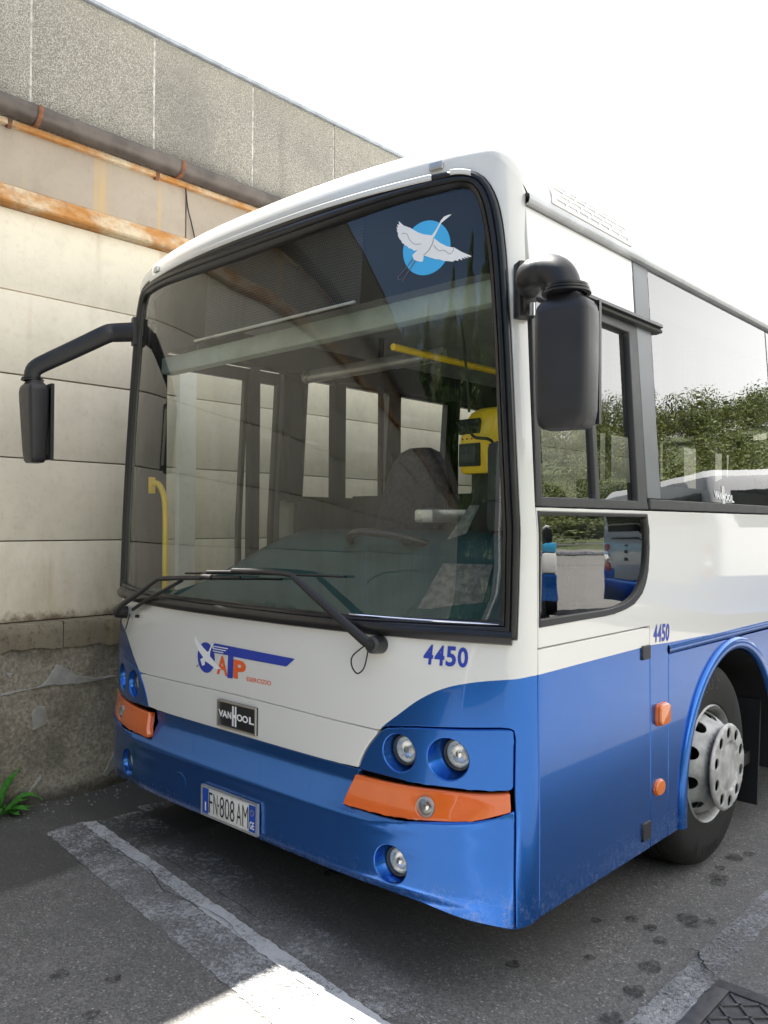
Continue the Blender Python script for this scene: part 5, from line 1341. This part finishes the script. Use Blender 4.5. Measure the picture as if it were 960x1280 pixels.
wl_ = link('woodland', me, None, [WOOD]); tag(wl_, 'green woodland covering the hillside beyond the yard', None, None, 'stuff')
def tree(name, x, y, h, w, label, mat, conifer=False, n=900, leaf_=.32, group=None):
    o = empty(name, (x, y, max(GZ, hgt(x, y))), label, 'tree', group)
    b = MB(); pts = [Vector((.06 * h * .15 * math.sin(i * 1.3), .05 * h * .15 * math.cos(i * 1.1), h * .92 * i / 6)) for i in range(7)]
    b.tube(pts, [h * .022 * (1 - i / 7.2) + .01 for i in range(7)], 8)
    vv = []; ff = []; rn = random.Random(int(x * 17 + y * 31))
    m = 16 if not conifer else 22
    for k in range(m):
        a = k * 2.4; t = (k + .6) / m
        if conifer: zc = h * (.10 + .88 * t); rad = w * (1 - t) ** .8 * rn.uniform(.35, .75); sp = (w * (1.05 - t) * .55, w * (1.05 - t) * .55, h * .07)
        else: zc = h * (.34 + .56 * t * rn.uniform(.8, 1.1)); rad = w * math.sqrt(max(.05, 1 - (2 * t - .85) ** 2)) * rn.uniform(.45, .85); sp = (w * .36, w * .36, h * .11)
        c = Vector((rad * math.cos(a), rad * math.sin(a), zc))
        j = min(5, int(zc / h * 6)); b.tube([pts[j], pts[j].lerp(c, .55) + Vector((0, 0, .1)), c], [h * .008, h * .005, h * .002], 5)
        blades(vv, ff, c, n // m, leaf_, sp, rn)
    b.build('trunk', BARK, o); mesh('crown', vv, ff, mat, o); return o
for i, (x, y, h, w, lab) in enumerate(((-9.2, -39, 16.5, 4.0, 'dark conifer behind the end of the concrete building, leftmost of the row'), (-5.4, -40, 19, 4.0, 'dark conifer second in the row behind the concrete building'), (-2.4, -40, 21, 4.0, 'dark conifer just past the end of the concrete wall'), (.3, -39, 22, 4.0, 'tallest dark conifer, left of the grey shed'), (3.2, -41, 21, 4.0, 'dark conifer rising behind the grey shed roof'), (7.2, -40, 17, 4.0, 'broad dark conifer to the right of the grey shed'))):
    tree('conifer_tree', x, y, h, w, lab, DARKLEAF, True, 14000, .17, 'dark conifers across the yard')
for i, (x, y, h, w, lab) in enumerate(((13, -33, 9, 3.6, 'round green tree behind the grey shed'), (-6, -36, 8, 3.4, 'round green tree past the end of the concrete wall'), (19.5, 36, 5.2, 3.2, 'bushy green tree behind the guard rail'), (14.2, 38.5, 4.8, 2.8, 'low bushy tree left of the green tree behind the rail'), (26, 31, 5.2, 3.2, 'bushy green tree right of the lamp post'), (11, 42, 5.6, 3.4, 'loose green tree beyond the parked bus'), (32, 24, 5.8, 3.4, 'wide green tree at the far side of the yard'))):
    tree('broadleaf_tree', x, y, h, w, lab, WOOD, False, 2600, .20, 'green trees round the yard')
# grey shed
GREYWALL = plain('shed_cladding', (.16, .17, .18), .6, var=.15, scale=3); SHEDROOF = plain('shed_roof', (.22, .22, .22), .6)
shed = empty('grey_shed', (3.5, -14.0, GZ), 'grey gabled shed standing across the yard from the bus', 'shed')
sv = []
for y in (-3.5, 3.5):
    for x, z in ((-1.7, 0), (1.7, 0), (1.7, 4.2), (0, 5.6), (-1.7, 4.9)): sv.append((x, y, z))
mesh('wall', sv, [(0, 1, 2, 3, 4), (9, 8, 7, 6, 5), (0, 4, 9, 5), (1, 6, 7, 2)], GREYWALL, shed)
b = MB(); b.box((.9, 0, 4.98), (2.45, 7.3, .08), Matrix.Rotation(R(39), 3, 'Y')); b.box((-.92, 0, 5.32), (2.05, 7.3, .08), Matrix.Rotation(R(-22), 3, 'Y')); b.build('roof', SHEDROOF, shed, smooth=False)
for k, x in enumerate((-1.1, -.1, .9)):
    b = MB(); b.box((x, 3.52, 1.6), (.85, .05, 2.6), ch=.02); b.build('door_panel', GREY, shed)
b = MB(); b.tube([(-1.74, 3.56, 0), (-1.74, 3.56, 4.8)], .06, 8); b.build('downpipe', DECALWHITE, shed)
# lamp posts
def lamp_post(x, y, h, lab):
    o = empty('lamp_post', (x, y, GZ), lab, 'lamp post', 'lamp posts round the yard')
    b = MB(); b.tube(smoothpoly([(0, 0, 0), (0, 0, h * .6), (0, 0, h * .93), (-.25, 0, h), (-.8, 0, h + .05)], 4), .06, 8); b.build('post', STEEL, o)
    b = MB(); b.box((-1.0, 0, h + .04), (.5, .2, .1), ch=.03); b.build('lamp_head', SILVERFOIL, o)
lamp_post(6.6, -17.0, 4.6, 'slim lamp post beside the grey shed'); lamp_post(17.5, 19.5, 7, 'tall lamp post in front of the wooded hill')
# guard rail along the far edge of the yard
gr_ = empty('guard_rail', (17, 24, GZ), 'grey metal guard rail along the far edge of the yard', 'guard rail')
for k in range(12):
    b = MB(); b.box((-11 + 2 * k, -(-11 + 2 * k) * .45, .5), (.08, .08, 1.0)); b.build('rail_post', STEEL, gr_, smooth=False)
for z in (.45, .95):
    b = MB(); b.tube([(-12, 5.4, z), (12, -5.4, z)], .045, 8); b.build('rail', STEEL, gr_)
# second bus of the fleet, rear towards us
TAIL = plain('tail_lamp_red', (.42, .015, .012), .2, coat=1.); BUSGLASS = plain('dark_bus_glass', (.012, .013, .014), .05, var=.02)
FLEETGREY = paint('fleet_grey_paint', (.40, .41, .42))
def parked_bus(loc, rz, L, W, H, label):
    o = empty('parked_bus', (*loc, GZ), label, 'bus'); o.rotation_euler = (0, 0, rz)
    def prof(z):
        if z < 1.5: return W / 2
        t = (z - 1.5) / (H - 1.5); return W / 2 - .07 * t - (.12 * max(0, (t - .88) / .12) ** 2)
    zs = [.28, .55, .80, 1.5, 2.0, 2.35, 2.5, 2.58, H - .02, H]
    v = []; n = 32
    for z in zs:
        w = prof(z); ins = W / 2 - w; l2 = L / 2 - ins; rc = .13
        for cx, cy, a0 in ((w - rc, l2 - rc, 0), (-w + rc, l2 - rc, 90), (-w + rc, -l2 + rc, 180), (w - rc, -l2 + rc, 270)):
            for k in range(8):
                a = R(a0 + 90 * k / 7); v.append((cx + rc * math.cos(a), L / 2 + cy + rc * math.sin(a), z))
    f = [(k * n + i, k * n + (i + 1) % n, (k + 1) * n + (i + 1) % n, (k + 1) * n + i) for k in range(len(zs) - 1) for i in range(n)] + [tuple(9 * n + i for i in range(n))]
    b = MB(); b.v = v; b.f = f; b.m = [1 if q // n < 2 and q < 2 * n else 0 for q in range(len(f))]; b.build('body', [FLEETGREY, BLUE], o, angle=25)
    def plate_(nm, c, d, mat, ch=.03): b = MB(); b.box(c, d, ch=ch); return b.build(nm, mat, o)
    plate_('rear_window', (0, .03, 2.02), (W - .50, .10, .70), BUSGLASS)
    for s_ in (-1, 1):
        for k in range(6): plate_('side_window', (s_ * (W / 2 - .045), 1.0 + 1.28 * k, 1.97), (.10, 1.24, .80), BUSGLASS)
        for k, (z, m) in enumerate(((1.16, TAIL), (.99, CHROME), (.82, TAIL))):
            b = MB(); b.lathe([(0, .03), (.06, .026), (.078, .01), (.08, -.02)], (s_ * (W / 2 - .19), .0, z), (0, -1, 0), 24); b.build('tail_lamp', m, o)
        for y in (2.2, 6.6):
            b = MB(); b.lathe([(.0, .02), (.24, .02), (.25, 0), (.40, .01), (.44, -.04), (.44, -.25)], (s_ * (W / 2 - .02), y, .44), (s_, 0, 0), 32); b.build('wheel', TYRE, o)
    plate_('engine_hatch', (0, .0, 1.05), (W - .75, .03, .82), FLEETGREY, .012); plate_('hatch_handle', (.15, -.02, 1.43), (W - 1.0, .05, .06), MATT, .01)
    for k in range(3): plate_('hatch_stop', (.55, -.025, .95 + .12 * k), (.05, .03, .05), MATT, .01)
    plate_('bumper', (0, -.01, .46), (W - .3, .08, .34), BLUE, .04)
    return o
parked_bus((5.2, 9.8), R(22), 8.6, 2.44, 2.68, 'silver-grey bus with red round tail lamps parked rear-on across the yard')
# minibus with a light blue band
LBLUE = plain('light_blue_paint', (.05, .36, .62), .25, coat=1., var=.05)
mbus = empty('minibus', (7.35, 8.75, GZ), 'white and light blue minibus parked beside the silver-grey bus', 'minibus'); mbus.rotation_euler = (0, 0, R(-34))
def sec(nm, z0, z1, w, l0, l1, mat, ch=.05):
    b = MB(); b.box((0, (l0 + l1) / 2, (z0 + z1) / 2), (w, l1 - l0, z1 - z0), ch=ch); return b.build(nm, mat, mbus)
sec('lower_body', .28, .72, 1.98, 0, 4.6, BLUE, .05); sec('body', .722, 1.05, 1.96, .02, 4.58, WHITE, .04); sec('colour_band', 1.052, 1.32, 1.95, .03, 4.55, LBLUE, .03); sec('window_band', 1.322, 1.86, 1.86, .12, 4.3, BUSGLASS, .06); sec('roof', 1.862, 1.98, 1.80, .2, 4.2, WHITE, .05)
for sx in (-1, 1):
    for y in (.9, 3.6):
        b = MB(); b.lathe([(0, .02), (.19, .02), (.20, 0), (.30, .01), (.33, -.04), (.33, -.2)], (sx * .985, y, .33), (sx, 0, 0), 28); b.build('wheel', TYRE, mbus)
    b = MB(); b.box((sx * .8, 4.59, .88), (.26, .05, .16), ch=.02); b.build('headlight', LAMPGLASS, mbus)
